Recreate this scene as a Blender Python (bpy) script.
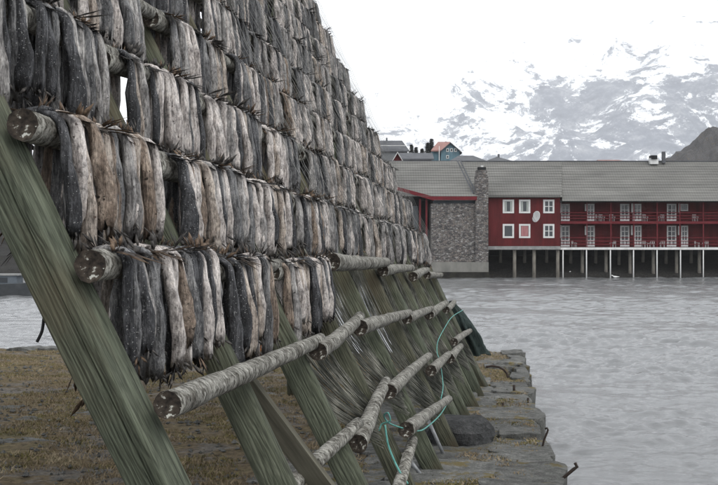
import bpy, math, random
import numpy as np
from mathutils import Vector, Matrix, noise as mnoise

R = math.radians
random.seed(7)
rng = np.random.default_rng(11)
scene = bpy.context.scene
for o in list(bpy.data.objects):
    bpy.data.objects.remove(o)
COL = scene.collection

# ------------------------------------------------------------------ camera
EYE = 4.1                      # metres above the water
FPX = 1200.0                   # focal length in photograph pixels (718 wide)
CX, CY = 359.0, 242.5
cam_d = bpy.data.cameras.new('camera')
cam_d.sensor_width = 36.0
cam_d.lens = 36.0 * FPX / 718.0
cam_d.clip_start = 0.1
cam_d.clip_end = 20000.0
cam = bpy.data.objects.new('camera', cam_d)
cam.location = (0, 0, EYE)
cam.rotation_euler = (R(90), 0, 0)
COL.objects.link(cam)
scene.camera = cam

# ------------------------------------------------------------------ sky and sun (overcast)
SUN_EL, SUN_AZ = 50.0, 140.0   # azimuth measured clockwise from +Y (camera direction)
world = bpy.data.worlds.new('World')
scene.world = world
world.use_nodes = True
wn = world.node_tree.nodes
wl = world.node_tree.links
wn.clear()
w_out = wn.new('ShaderNodeOutputWorld')
w_bg = wn.new('ShaderNodeBackground')
w_sky = wn.new('ShaderNodeTexSky')
w_sky.sky_type = 'NISHITA'
w_sky.sun_disc = False
w_sky.sun_elevation = R(SUN_EL)
w_sky.sun_rotation = R(SUN_AZ)
w_sky.dust_density = 4.0
w_hs = wn.new('ShaderNodeHueSaturation')
w_hs.inputs['Saturation'].default_value = 0.12
w_mix = wn.new('ShaderNodeMixRGB')
w_mix.inputs['Fac'].default_value = 0.86
w_mix.inputs['Color2'].default_value = (11.6, 11.9, 12.3, 1)     # flat cloud cover
wl.new(w_sky.outputs['Color'], w_hs.inputs['Color'])
wl.new(w_hs.outputs['Color'], w_mix.inputs['Color1'])
wl.new(w_mix.outputs['Color'], w_bg.inputs['Color'])
w_bg.inputs['Strength'].default_value = 0.1
wl.new(w_bg.outputs['Background'], w_out.inputs['Surface'])

sun_d = bpy.data.lights.new('sun', 'SUN')
sun_d.energy = 1.0
sun_d.angle = R(25)
sun_d.color = (1.0, 0.96, 0.9)
sun = bpy.data.objects.new('sun', sun_d)
sv = Vector((math.sin(R(SUN_AZ)) * math.cos(R(SUN_EL)), math.cos(R(SUN_AZ)) * math.cos(R(SUN_EL)), math.sin(R(SUN_EL))))
sun.rotation_euler = sv.to_track_quat('Z', 'Y').to_euler()
sun.location = (0, 0, 60)
COL.objects.link(sun)

scene.view_settings.view_transform = 'Standard'
scene.view_settings.look = 'None'
scene.view_settings.exposure = 0.4
scene.view_settings.gamma = 1.0
scene.view_settings.use_curve_mapping = False
scene.render.engine = 'CYCLES'
scene.cycles.use_denoising = True
scene.cycles.max_bounces = 5
scene.cycles.diffuse_bounces = 3
scene.cycles.glossy_bounces = 3
scene.cycles.transmission_bounces = 3
scene.cycles.volume_bounces = 1
scene.cycles.caustics_reflective = False
scene.cycles.caustics_refractive = False


def at(px, py, Y):
    """photograph pixel + distance -> world point"""
    return Vector(((px - CX) / FPX * Y, Y, EYE - (py - CY) / FPX * Y))


# ------------------------------------------------------------------ materials
MATS = {}


def new_mat(name):
    m = bpy.data.materials.new(name)
    m.use_nodes = True
    nt = m.node_tree
    b = nt.nodes['Principled BSDF']
    MATS[name] = m
    return m, nt, b


def tex_coord(nt, scale=(1, 1, 1), coord='Object'):
    tc = nt.nodes.new('ShaderNodeTexCoord')
    mp = nt.nodes.new('ShaderNodeMapping')
    mp.inputs['Scale'].default_value = scale
    nt.links.new(tc.outputs[coord], mp.inputs['Vector'])
    return mp.outputs['Vector']


def n_noise(nt, vec, scale=5.0, detail=4.0, rough=0.6, dist=0.0):
    n = nt.nodes.new('ShaderNodeTexNoise')
    n.inputs['Scale'].default_value = scale
    n.inputs['Detail'].default_value = detail
    n.inputs['Roughness'].default_value = rough
    n.inputs['Distortion'].default_value = dist
    nt.links.new(vec, n.inputs['Vector'])
    return n.outputs['Fac']


def n_ramp(nt, fac, stops):
    r = nt.nodes.new('ShaderNodeValToRGB')
    el = r.color_ramp.elements
    while len(el) < len(stops):
        el.new(0.5)
    for e, (p, c) in zip(el, stops):
        e.position = p
        e.color = (c[0], c[1], c[2], 1) if not isinstance(c, (int, float)) else (c, c, c, 1)
    nt.links.new(fac, r.inputs['Fac'])
    return r.outputs['Color']


def n_mix(nt, a, b, fac, mode='MIX'):
    m = nt.nodes.new('ShaderNodeMixRGB')
    m.blend_type = mode
    for s, v in (('Color1', a), ('Color2', b), ('Fac', fac)):
        if isinstance(v, (int, float)):
            m.inputs[s].default_value = v if s == 'Fac' else (v, v, v, 1)
        elif isinstance(v, tuple):
            m.inputs[s].default_value = (v[0], v[1], v[2], 1)
        else:
            nt.links.new(v, m.inputs[s])
    return m.outputs['Color']


def n_bump(nt, b, height, strength=0.5, dist=0.02):
    bp = nt.nodes.new('ShaderNodeBump')
    bp.inputs['Strength'].default_value = strength
    bp.inputs['Distance'].default_value = dist
    nt.links.new(height, bp.inputs['Height'])
    nt.links.new(bp.outputs['Normal'], b.inputs['Normal'])
    return bp


def simple(name, stops, scale=(1, 1, 1), nscale=5.0, rough=0.8, bump=0.3, bdist=0.01, detail=5.0,
           spots=None, coord='Object', metallic=0.0, per_object=0.0, dist=0.0):
    """noise-coloured material; spots=(scale, threshold, colour, vector scale)"""
    m, nt, b = new_mat(name)
    v = tex_coord(nt, scale, coord)
    f = n_noise(nt, v, nscale, detail, 0.62, dist)
    c = n_ramp(nt, f, stops)
    if spots:
        v2 = tex_coord(nt, spots[3] if len(spots) > 3 else (1, 1, 1), coord)
        f2 = n_noise(nt, v2, spots[0], 3.0, 0.6)
        mask = n_ramp(nt, f2, [(spots[1], 0.0), (spots[1] + 0.05, 1.0)])
        c = n_mix(nt, c, spots[2], mask)
    if per_object:
        oi = nt.nodes.new('ShaderNodeObjectInfo')
        k = n_ramp(nt, oi.outputs['Random'], [(0, 1 - per_object), (1, 1 + per_object)])
        c = n_mix(nt, c, k, 1.0, 'MULTIPLY')
    nt.links.new(c, b.inputs['Base Color'])
    b.inputs['Roughness'].default_value = rough
    b.inputs['Metallic'].default_value = metallic
    b.inputs['Specular IOR Level'].default_value = 0.25
    if bump:
        n_bump(nt, b, f, bump, bdist)
    return m


# fish skins: streaks along the body (local z is up), blotches and speckles
def fish_mat(name, lo, mid, hi, speck, thr, sscale):
    m, nt, b = new_mat(name)
    v = tex_coord(nt, (1, 1, 0.1))
    f = n_noise(nt, v, 46, 5, 0.68, 0.4)
    c = n_ramp(nt, f, [(0.3, lo), (0.5, mid), (0.68, hi)])
    u = tex_coord(nt)
    bl = n_noise(nt, u, 7, 4, 0.65)
    c = n_mix(nt, c, n_ramp(nt, bl, [(0.32, (0.34, 0.33, 0.33)), (0.5, (0.95, 0.95, 0.95)), (0.68, (1.3, 1.28, 1.25))]), 1.0, 'MULTIPLY')
    fine = n_noise(nt, tex_coord(nt, (1, 1, 0.35)), 95, 4, 0.7)
    c = n_mix(nt, c, n_ramp(nt, fine, [(0.34, 0.45), (0.5, 1.0), (0.66, 1.4)]), 1.0, 'MULTIPLY')
    sp = n_noise(nt, u, sscale, 2, 0.5)
    c = n_mix(nt, c, speck, n_ramp(nt, sp, [(thr, 0.0), (thr + 0.04, 1.0)]))
    nt.links.new(c, b.inputs['Base Color'])
    b.inputs['Roughness'].default_value = 0.6
    b.inputs['Specular IOR Level'].default_value = 0.3
    n_bump(nt, b, n_mix(nt, n_mix(nt, f, bl, 0.35), fine, 0.35), 1.0, 0.026)


fish_mat('fish_dark', (0.010, 0.010, 0.011), (0.036, 0.037, 0.041), (0.12, 0.122, 0.13), (0.3, 0.3, 0.3), 0.65, 110)
fish_mat('fish_slate', (0.025, 0.026, 0.028), (0.115, 0.116, 0.12), (0.27, 0.268, 0.268), (0.36, 0.36, 0.35), 0.665, 100)
fish_mat('fish_grey', (0.055, 0.051, 0.049), (0.25, 0.24, 0.234), (0.46, 0.445, 0.43), (0.04, 0.036, 0.035), 0.68, 40)
fish_mat('fish_pale', (0.14, 0.122, 0.115), (0.45, 0.412, 0.39), (0.66, 0.62, 0.595), (0.08, 0.065, 0.06), 0.68, 36)
fish_mat('fish_tan', (0.1, 0.078, 0.065), (0.36, 0.31, 0.268), (0.56, 0.505, 0.45), (0.08, 0.05, 0.04), 0.68, 36)
fish_mat('fish_brown', (0.05, 0.034, 0.026), (0.18, 0.138, 0.108), (0.38, 0.315, 0.26), (0.02, 0.014, 0.01), 0.66, 36)
simple('fin_dark', [(0.3, (0.012, 0.012, 0.012)), (0.55, (0.055, 0.05, 0.046)), (0.72, (0.17, 0.15, 0.13))], (1, 1, 1), 30, 0.7, 0.4, 0.004)
simple('fin_brown', [(0.3, (0.03, 0.02, 0.014)), (0.55, (0.12, 0.08, 0.052)), (0.75, (0.28, 0.21, 0.15))], (1, 1, 1), 30, 0.7, 0.4, 0.004)
FISHM = ['fish_dark', 'fish_slate', 'fish_grey', 'fish_pale', 'fish_tan', 'fish_brown']


def wood_leg():
    m, nt, b = new_mat('green_timber')
    v = tex_coord(nt, (1, 1, 0.13))
    f = n_noise(nt, v, 9, 6, 0.62, 2.6)
    c = n_ramp(nt, f, [(0.25, (0.042, 0.047, 0.038)), (0.45, (0.074, 0.083, 0.064)), (0.6, (0.1, 0.111, 0.087)), (0.8, (0.155, 0.162, 0.133))])
    v2 = tex_coord(nt, (1, 1, 0.02))
    w = nt.nodes.new('ShaderNodeTexNoise')
    w.inputs['Scale'].default_value = 60
    w.inputs['Detail'].default_value = 3
    nt.links.new(v2, w.inputs['Vector'])
    g = n_ramp(nt, w.outputs['Fac'], [(0.34, 0.6), (0.46, 1.0), (0.7, 1.06)])
    c = n_mix(nt, c, g, 1.0, 'MULTIPLY')
    gf = n_noise(nt, tex_coord(nt, (1, 1, 0.03)), 150, 4, 0.7)
    c = n_mix(nt, c, n_ramp(nt, gf, [(0.36, 0.5), (0.48, 1.0), (0.66, 1.25)]), 1.0, 'MULTIPLY')
    wv = nt.nodes.new('ShaderNodeTexWave')
    wv.bands_direction = 'X'
    wv.inputs['Scale'].default_value = 9
    wv.inputs['Distortion'].default_value = 16
    wv.inputs['Detail'].default_value = 3
    wv.inputs['Detail Scale'].default_value = 1.2
    nt.links.new(tex_coord(nt, (1, 1, 0.16)), wv.inputs['Vector'])
    c = n_mix(nt, c, n_ramp(nt, wv.outputs['Fac'], [(0.0, 0.74), (0.25, 0.98), (0.8, 1.12)]), 1.0, 'MULTIPLY')
    v3 = tex_coord(nt, (1, 1, 0.5))
    br = n_noise(nt, v3, 1.7, 3, 0.5)
    k = n_ramp(nt, br, [(0.5, 0.0), (0.68, 0.75)])
    c = n_mix(nt, c, (0.12, 0.1, 0.07), k)
    oi = nt.nodes.new('ShaderNodeObjectInfo')
    kk = n_ramp(nt, oi.outputs['Random'], [(0, (0.98, 0.86, 0.78)), (0.5, (0.9, 0.92, 0.86)), (1, (1.14, 1.12, 1.03))])
    c = n_mix(nt, c, kk, 1.0, 'MULTIPLY')
    nt.links.new(c, b.inputs['Base Color'])
    b.inputs['Roughness'].default_value = 0.82
    b.inputs['Specular IOR Level'].default_value = 0.2
    hh = n_mix(nt, wv.outputs['Fac'], w.outputs['Fac'], 0.5)
    n_bump(nt, b, hh, 0.6, 0.012)


wood_leg()


def bark():
    m, nt, b = new_mat('lichen_bark')
    v = tex_coord(nt, (1, 1, 1.6))
    f = n_noise(nt, v, 16, 6, 0.68, 0.6)
    c = n_ramp(nt, f, [(0.3, (0.02, 0.018, 0.016)), (0.42, (0.085, 0.08, 0.07)), (0.53, (0.25, 0.245, 0.225)), (0.7, (0.42, 0.415, 0.39))])
    v2 = tex_coord(nt, (1, 1, 1.9))
    f2 = n_noise(nt, v2, 38, 4, 0.7)
    k = n_ramp(nt, f2, [(0.36, 0.2), (0.46, 1.0)])
    c = n_mix(nt, c, k, 1.0, 'MULTIPLY')
    f3 = n_noise(nt, tex_coord(nt), 5, 4, 0.65)
    c = n_mix(nt, c, n_ramp(nt, f3, [(0.34, (0.42, 0.4, 0.37)), (0.5, (1.0, 1.0, 0.98)), (0.66, (1.3, 1.3, 1.27))]), 1.0, 'MULTIPLY')
    nt.links.new(c, b.inputs['Base Color'])
    b.inputs['Roughness'].default_value = 0.9
    b.inputs['Specular IOR Level'].default_value = 0.15
    n_bump(nt, b, n_mix(nt, f, f2, 0.4), 0.9, 0.02)


bark()
simple('log_end', [(0.35, (0.012, 0.01, 0.009)), (0.55, (0.045, 0.036, 0.028)), (0.7, (0.09, 0.075, 0.06))], (1, 1, 1), 22, 0.9, 0.6, 0.01,
       spots=(26, 0.6, (0.42, 0.42, 0.38)))
simple('old_plank', [(0.3, (0.045, 0.042, 0.032)), (0.6, (0.1, 0.095, 0.072)), (0.8, (0.16, 0.15, 0.12))], (1, 1, 0.08), 18, 0.85, 0.4, 0.006)
simple('pale_wood', [(0.3, (0.24, 0.2, 0.16)), (0.6, (0.42, 0.37, 0.31)), (0.8, (0.52, 0.47, 0.4))], (1, 1, 0.06), 20, 0.8, 0.4, 0.005)
simple('pallet_wood', [(0.3, (0.09, 0.036, 0.015)), (0.55, (0.2, 0.085, 0.035)), (0.75, (0.28, 0.13, 0.06))], (0.2, 1, 1), 14, 0.8, 0.3, 0.005)
simple('net_twine', [(0.35, (0.035, 0.037, 0.031)), (0.5, (0.1, 0.1, 0.085)), (0.65, (0.25, 0.245, 0.21))], (1, 1, 1), 2.5, 0.9, 0)
simple('bird_twine', [(0.3, (0.14, 0.145, 0.14)), (0.7, (0.26, 0.26, 0.25))], (1, 1, 1), 3, 0.9, 0)
simple('green_net', [(0.3, (0.01, 0.017, 0.016)), (0.7, (0.035, 0.05, 0.046))], (1, 1, 0.3), 22, 0.9, 0.8, 0.03)
simple('teal_rope', [(0.3, (0.06, 0.2, 0.18)), (0.7, (0.15, 0.38, 0.34))], (1, 1, 1), 20, 0.7, 0.4, 0.003)
simple('black_rope', [(0.3, (0.008, 0.008, 0.009)), (0.7, (0.03, 0.03, 0.032))], (1, 1, 1), 30, 0.9, 0.5, 0.004)
simple('rusty_iron', [(0.3, (0.012, 0.009, 0.008)), (0.7, (0.04, 0.026, 0.02))], (1, 1, 1), 15, 0.7, 0.4, 0.004)
simple('galv_rod', [(0.3, (0.14, 0.145, 0.15)), (0.7, (0.3, 0.31, 0.32))], (1, 1, 1), 12, 0.5, 0.2, 0.003, metallic=0.4)


def stone_mat(name, lo, mid, hi, moss=0.66, mosscol=(0.13, 0.1, 0.03)):
    m, nt, b = new_mat(name)
    v = tex_coord(nt)
    f = n_noise(nt, v, 5, 8, 0.68)
    c = n_ramp(nt, f, [(0.28, lo), (0.5, mid), (0.75, hi)])
    g = n_noise(nt, v, 45, 4, 0.7)
    c = n_mix(nt, c, n_ramp(nt, g, [(0.3, 0.5), (0.55, 1.0), (0.75, 1.35)]), 1.0, 'MULTIPLY')
    h = n_noise(nt, v, 2.1, 4, 0.6)
    c = n_mix(nt, c, mosscol, n_ramp(nt, h, [(moss, 0.0), (moss + 0.06, 0.85)]))
    oi = nt.nodes.new('ShaderNodeObjectInfo')
    c = n_mix(nt, c, n_ramp(nt, oi.outputs['Random'], [(0, 0.72), (1, 1.2)]), 1.0, 'MULTIPLY')
    nt.links.new(c, b.inputs['Base Color'])
    b.inputs['Roughness'].default_value = 0.88
    b.inputs['Specular IOR Level'].default_value = 0.2
    n_bump(nt, b, n_mix(nt, f, g, 0.45), 1.0, 0.1)


stone_mat('quay_stone', (0.05, 0.05, 0.047), (0.14, 0.142, 0.134), (0.27, 0.27, 0.255), 0.585)
stone_mat('boulder_stone', (0.022, 0.023, 0.024), (0.06, 0.062, 0.063), (0.13, 0.13, 0.13), 0.72)
stone_mat('shore_rock', (0.010, 0.010, 0.010), (0.028, 0.027, 0.025), (0.07, 0.066, 0.06), 0.62, (0.05, 0.045, 0.02))
stone_mat('knoll_rock', (0.05, 0.05, 0.053), (0.1, 0.098, 0.1), (0.17, 0.165, 0.16), 0.6, (0.11, 0.085, 0.06))


def ground_mat():
    m, nt, b = new_mat('quay_turf')
    v = tex_coord(nt)
    f = n_noise(nt, v, 0.9, 8, 0.68, 0.4)
    c = n_ramp(nt, f, [(0.34, (0.15, 0.143, 0.135)), (0.45, (0.175, 0.158, 0.134)), (0.5, (0.155, 0.12, 0.076)), (0.6, (0.17, 0.14, 0.08)), (0.72, (0.12, 0.112, 0.06))])
    g = n_noise(nt, v, 9, 8, 0.78)
    c = n_mix(nt, c, n_ramp(nt, g, [(0.34, 0.3), (0.5, 0.95), (0.66, 1.6)]), 1.0, 'MULTIPLY')
    nt.links.new(c, b.inputs['Base Color'])
    b.inputs['Roughness'].default_value = 0.95
    b.inputs['Specular IOR Level'].default_value = 0.1
    n_bump(nt, b, g, 1.0, 0.12)


ground_mat()
simple('grass_straw', [(0.3, (0.14, 0.108, 0.068)), (0.55, (0.225, 0.178, 0.113)), (0.75, (0.34, 0.29, 0.2))], (1, 1, 1), 1.3, 0.9, 0)
simple('grass_olive', [(0.3, (0.08, 0.073, 0.028)), (0.6, (0.16, 0.14, 0.052)), (0.8, (0.23, 0.195, 0.08))], (1, 1, 1), 1.3, 0.9, 0)


def water_mat():
    m, nt, b = new_mat('sea_water')
    b.inputs['Base Color'].default_value = (0.155, 0.16, 0.164, 1)
    b.inputs['Roughness'].default_value = 0.1
    b.inputs['IOR'].default_value = 1.33
    v = tex_coord(nt, (1, 1.7, 1))
    f = n_noise(nt, v, 6.0, 4, 0.65)
    n_bump(nt, b, f, 0.7, 0.035)


water_mat()


def snow_mountain():
    m, nt, b = new_mat('snowy_rock')
    tc = nt.nodes.new('ShaderNodeTexCoord')
    at_ = nt.nodes.new('ShaderNodeAttribute')
    at_.attribute_name = 'rockiness'
    mp = nt.nodes.new('ShaderNodeMapping')
    mp.inputs['Scale'].default_value = (1, 0.55, 1.25)
    mp.inputs['Rotation'].default_value = (0, R(-38), 0)
    nt.links.new(tc.outputs['Object'], mp.inputs['Vector'])
    f = n_noise(nt, mp.outputs['Vector'], 0.0062, 14, 0.78, 0.3)
    s = nt.nodes.new('ShaderNodeMath')
    s.operation = 'ADD'
    nt.links.new(f, s.inputs[0])
    nt.links.new(at_.outputs['Fac'], s.inputs[1])
    mask = n_ramp(nt, s.outputs[0], [(0.51, 0.0), (0.54, 1.0)])
    g = n_noise(nt, mp.outputs['Vector'], 0.02, 8, 0.75)
    rock = n_ramp(nt, g, [(0.3, (0.11, 0.125, 0.16)), (0.5, (0.19, 0.21, 0.25)), (0.7, (0.42, 0.43, 0.45))])
    c = n_mix(nt, (0.9, 0.91, 0.92), rock, mask)
    nt.links.new(c, b.inputs['Base Color'])
    b.inputs['Roughness'].default_value = 0.9
    b.inputs['Specular IOR Level'].default_value = 0.1


snow_mountain()


def plank_wall(name, col, vertical=True):
    m, nt, b = new_mat(name)
    v = tex_coord(nt)
    w = nt.nodes.new('ShaderNodeTexWave')
    w.wave_type = 'BANDS'
    w.bands_direction = 'X'
    w.inputs['Scale'].default_value = 1.6
    w.inputs['Distortion'].default_value = 0.4
    nt.links.new(v, w.inputs['Vector'])
    f = n_noise(nt, tex_coord(nt, (1, 1, 0.2)), 1.6, 6, 0.6)
    c = n_ramp(nt, f, [(0.3, tuple(x * 0.62 for x in col)), (0.55, col), (0.8, tuple(min(1, x * 1.3) for x in col))])
    c = n_mix(nt, c, n_ramp(nt, w.outputs['Fac'], [(0.0, 0.72), (0.25, 1.0)]), 1.0, 'MULTIPLY')
    nt.links.new(c, b.inputs['Base Color'])
    b.inputs['Roughness'].default_value = 0.8
    b.inputs['Specular IOR Level'].default_value = 0.2


plank_wall('red_boards', (0.098, 0.013, 0.015))
plank_wall('teal_boards', (0.12, 0.2, 0.24))
simple('red_trim', [(0.3, (0.085, 0.008, 0.012)), (0.7, (0.15, 0.014, 0.02))], (1, 1, 1), 1.5, 0.7, 0)
simple('white_paint', [(0.3, (0.5, 0.5, 0.49)), (0.7, (0.68, 0.68, 0.67))], (1, 1, 1), 2, 0.6, 0)
simple('white_plastic', [(0.3, (0.42, 0.4, 0.4)), (0.7, (0.52, 0.5, 0.5))], (1, 1, 1), 2, 0.5, 0)
simple('grey_beam', [(0.3, (0.16, 0.165, 0.165)), (0.7, (0.3, 0.3, 0.29))], (1, 1, 1), 2, 0.8, 0.2, 0.02)
simple('pile_wood', [(0.3, (0.08, 0.075, 0.065)), (0.7, (0.2, 0.185, 0.16))], (1, 1, 0.3), 4, 0.85, 0.2, 0.02)
simple('concrete', [(0.3, (0.13, 0.13, 0.12)), (0.7, (0.24, 0.235, 0.215))], (1, 1, 0.5), 0.9, 0.9, 0.2, 0.03)
simple('weed_black', [(0.35, (0.01, 0.01, 0.009)), (0.7, (0.035, 0.033, 0.026))], (1, 1, 1), 1.5, 0.9, 0.3, 0.05)
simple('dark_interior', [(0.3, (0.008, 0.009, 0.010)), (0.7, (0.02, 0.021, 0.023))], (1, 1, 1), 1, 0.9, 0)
simple('slate_panel', [(0.3, (0.07, 0.085, 0.1)), (0.7, (0.12, 0.14, 0.16))], (1, 1, 1), 1, 0.6, 0)
simple('curtain_pale', [(0.3, (0.2, 0.22, 0.21)), (0.7, (0.42, 0.44, 0.42))], (3, 1, 0.3), 3, 0.9, 0)
simple('curtain_rose', [(0.3, (0.25, 0.09, 0.1)), (0.7, (0.4, 0.2, 0.2))], (3, 1, 0.3), 3, 0.9, 0)
simple('roof_dark', [(0.3, (0.07, 0.073, 0.08)), (0.7, (0.115, 0.12, 0.13))], (1, 1, 1), 1.2, 0.85, 0.2, 0.02)
simple('roof_orange', [(0.3, (0.24, 0.13, 0.115)), (0.7, (0.32, 0.19, 0.17))], (1, 1, 1), 1.2, 0.85, 0.2, 0.02)
simple('grey_house', [(0.3, (0.13, 0.14, 0.15)), (0.7, (0.2, 0.21, 0.22))], (1, 1, 1), 0.5, 0.8, 0)
simple('tree_dark', [(0.3, (0.035, 0.04, 0.038)), (0.7, (0.08, 0.085, 0.08))], (1, 1, 1), 2, 0.9, 0)
simple('hull_dark', [(0.3, (0.04, 0.045, 0.05)), (0.7, (0.08, 0.085, 0.09))], (1, 1, 1), 1, 0.6, 0)
simple('gull_white', [(0.3, (0.7, 0.7, 0.7)), (0.7, (0.8, 0.8, 0.8))], (1, 1, 1), 4, 0.7, 0)


def glass_mat():
    m, nt, b = new_mat('window_glass')
    b.inputs['Base Color'].default_value = (0.025, 0.03, 0.036, 1)
    b.inputs['Roughness'].default_value = 0.06
    b.inputs['Specular IOR Level'].default_value = 0.5


glass_mat()


def rubble():
    m, nt, b = new_mat('rubble_masonry')
    v = tex_coord(nt, (1, 1, 1.9))
    vd = n_noise(nt, v, 2.0, 3, 0.6)
    va = nt.nodes.new('ShaderNodeVectorMath')
    va.operation = 'ADD'
    nt.links.new(v, va.inputs[0])
    vs = n_mix(nt, vd, 0.0, 0.7)
    nt.links.new(vs, va.inputs[1])
    v = va.outputs['Vector']
    vo = nt.nodes.new('ShaderNodeTexVoronoi')
    vo.feature = 'F1'
    vo.inputs['Scale'].default_value = 3.6
    nt.links.new(v, vo.inputs['Vector'])
    ve = nt.nodes.new('ShaderNodeTexVoronoi')
    ve.feature = 'DISTANCE_TO_EDGE'
    ve.inputs['Scale'].default_value = 3.6
    nt.links.new(v, ve.inputs['Vector'])
    sep = nt.nodes.new('ShaderNodeSeparateColor')
    nt.links.new(vo.outputs['Color'], sep.inputs[0])
    c = n_ramp(nt, sep.outputs[0], [(0.0, (0.05, 0.048, 0.05)), (0.35, (0.12, 0.112, 0.108)), (0.6, (0.17, 0.145, 0.13)), (0.88, (0.19, 0.185, 0.18)), (1.0, (0.3, 0.29, 0.28))])
    e = n_ramp(nt, ve.outputs['Distance'], [(0.01, 0.3), (0.1, 1.0)])
    c = n_mix(nt, c, e, 1.0, 'MULTIPLY')
    nt.links.new(c, b.inputs['Base Color'])
    b.inputs['Roughness'].default_value = 0.9
    n_bump(nt, b, ve.outputs['Distance'], 0.8, 0.1)


rubble()


def roof_mat():
    m, nt, b = new_mat('grey_tiles')
    v = tex_coord(nt)
    f = n_noise(nt, tex_coord(nt, (0.25, 1, 1)), 0.7, 7, 0.62)
    c = n_ramp(nt, f, [(0.3, (0.105, 0.104, 0.098)), (0.55, (0.15, 0.148, 0.138)), (0.75, (0.2, 0.197, 0.185))])
    w = nt.nodes.new('ShaderNodeTexWave')
    w.bands_direction = 'X'
    w.inputs['Scale'].default_value = 1.05
    nt.links.new(v, w.inputs['Vector'])
    c = n_mix(nt, c, n_ramp(nt, w.outputs['Fac'], [(0, 0.86), (0.6, 1.04)]), 1.0, 'MULTIPLY')
    nt.links.new(c, b.inputs['Base Color'])
    b.inputs['Roughness'].default_value = 0.8
    b.inputs['Specular IOR Level'].default_value = 0.3


roof_mat()

# ------------------------------------------------------------------ object helpers
WORLD = {}


def tag(o, label=None, cat=None, group=None, kind=None):
    if label:
        o['label'] = label
    if cat:
        o['category'] = cat
    if group:
        o['group'] = group
    if kind:
        o['kind'] = kind
    return o


def place(o, mw, parent=None):
    COL.objects.link(o)
    WORLD[o.name] = mw
    if parent is not None:
        o.parent = parent
        o.matrix_parent_inverse = WORLD[parent.name].inverted()
    o.matrix_basis = mw
    return o


def empty(name, loc, label, cat, group=None):
    o = bpy.data.objects.new(name, None)
    o.empty_display_size = 0.2
    place(o, Matrix.Translation(Vector(loc)))
    return tag(o, label, cat, group)


class MB:
    def __init__(s):
        s.v, s.f, s.m = [], [], []

    def add(s, verts, faces, mi=0):
        k = len(s.v)
        s.v += [tuple(p) for p in verts]
        for f in faces:
            s.f.append(tuple(i + k for i in f))
            s.m.append(mi)
        return s

    def box(s, a, b, mi=0):
        x0, y0, z0 = (min(a[i], b[i]) for i in range(3))
        x1, y1, z1 = (max(a[i], b[i]) for i in range(3))
        return s.add([(x0, y0, z0), (x1, y0, z0), (x1, y1, z0), (x0, y1, z0), (x0, y0, z1), (x1, y0, z1), (x1, y1, z1), (x0, y1, z1)],
                     [(3, 2, 1, 0), (4, 5, 6, 7), (0, 1, 5, 4), (1, 2, 6, 5), (2, 3, 7, 6), (3, 0, 4, 7)], mi)

    def prism(s, poly, d, mi=0):
        """closed polygon (world points) extruded by vector d"""
        n = len(poly)
        poly = [Vector(p) for p in poly]
        d = Vector(d)
        return s.add(poly + [p + d for p in poly],
                     [tuple(range(n - 1, -1, -1)), tuple(range(n, 2 * n))] + [(i, (i + 1) % n, (i + 1) % n + n, i + n) for i in range(n)], mi)

    def tube(s, pts, rad, sides=6, mi=0, cap=True, capmi=None, jitter=0.0):
        pts = [Vector(p) for p in pts]
        n = len(pts)
        rads = rad if isinstance(rad, (list, tuple)) else [rad] * n
        ref = None
        verts = []
        for i, p in enumerate(pts):
            t = (pts[min(i + 1, n - 1)] - pts[max(i - 1, 0)]).normalized()
            if ref is None:
                ref = t.cross(Vector((0, 0, 1)))
                if ref.length < 0.1:
                    ref = t.cross(Vector((1, 0, 0)))
                ref.normalize()
            u = (ref - t * ref.dot(t)).normalized()
            ref = u
            w = t.cross(u)
            for k in range(sides):
                a = 2 * math.pi * k / sides
                r = rads[i] * (1 + (random.uniform(-jitter, jitter) if jitter else 0))
                verts.append(p + u * (r * math.cos(a)) + w * (r * math.sin(a)))
        faces = []
        for i in range(n - 1):
            for k in range(sides):
                a, b_ = i * sides + k, i * sides + (k + 1) % sides
                faces.append((a, b_, b_ + sides, a + sides))
        s.add(verts, faces, mi)
        if cap:
            k0 = len(s.v) - n * sides
            s.f.append(tuple(k0 + k for k in range(sides - 1, -1, -1)))
            s.m.append(mi if capmi is None else capmi)
            s.f.append(tuple(k0 + (n - 1) * sides + k for k in range(sides)))
            s.m.append(mi if capmi is None else capmi)
        return s

    def mesh(s, name, mats, smooth=False):
        me = bpy.data.meshes.new(name)
        me.from_pydata(s.v, [], s.f)
        for m in ([mats] if isinstance(mats, str) else mats):
            me.materials.append(MATS[m])
        if any(s.m):
            me.polygons.foreach_set('material_index', s.m)
        if smooth:
            me.polygons.foreach_set('use_smooth', [True] * len(s.f))
        me.update()
        return me

    def build(s, name, mats, parent=None, smooth=False):
        """one mesh object; its origin goes to the centre of its base"""
        a = np.array(s.v)
        lo, hi = a.min(0), a.max(0)
        c = Vector(((lo[0] + hi[0]) / 2, (lo[1] + hi[1]) / 2, lo[2]))
        s.v = [tuple(p) for p in (a - np.array(c))]
        o = bpy.data.objects.new(name, s.mesh(name, mats, smooth))
        return place(o, Matrix.Translation(c), parent)


def local_mesh(name, mesh, mw, parent=None):
    return place(bpy.data.objects.new(name, mesh), mw, parent)


def fbm(x, y, z=0.0, oct=4):
    return mnoise.fractal(Vector((x, y, z)), 1.0, 2.0, oct)


def axis_matrix(p0, p1, roll=0.0):
    """local z runs from p0 to p1"""
    z = (Vector(p1) - Vector(p0)).normalized()
    x = Vector((0, 1, 0)).cross(z)
    if x.length < 0.05:
        x = Vector((1, 0, 0)).cross(z)
    x.normalize()
    y = z.cross(x)
    m = Matrix((x, y, z)).transposed().to_4x4()
    return Matrix.Translation(Vector(p0)) @ m @ Matrix.Rotation(roll, 4, 'Z')


# ------------------------------------------------------------------ the lie of the land
Y0 = 6.3
D = Vector(((543 - CX) / FPX, 1.0, -(273 - CY) / FPX))     # direction in which the rack runs


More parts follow.
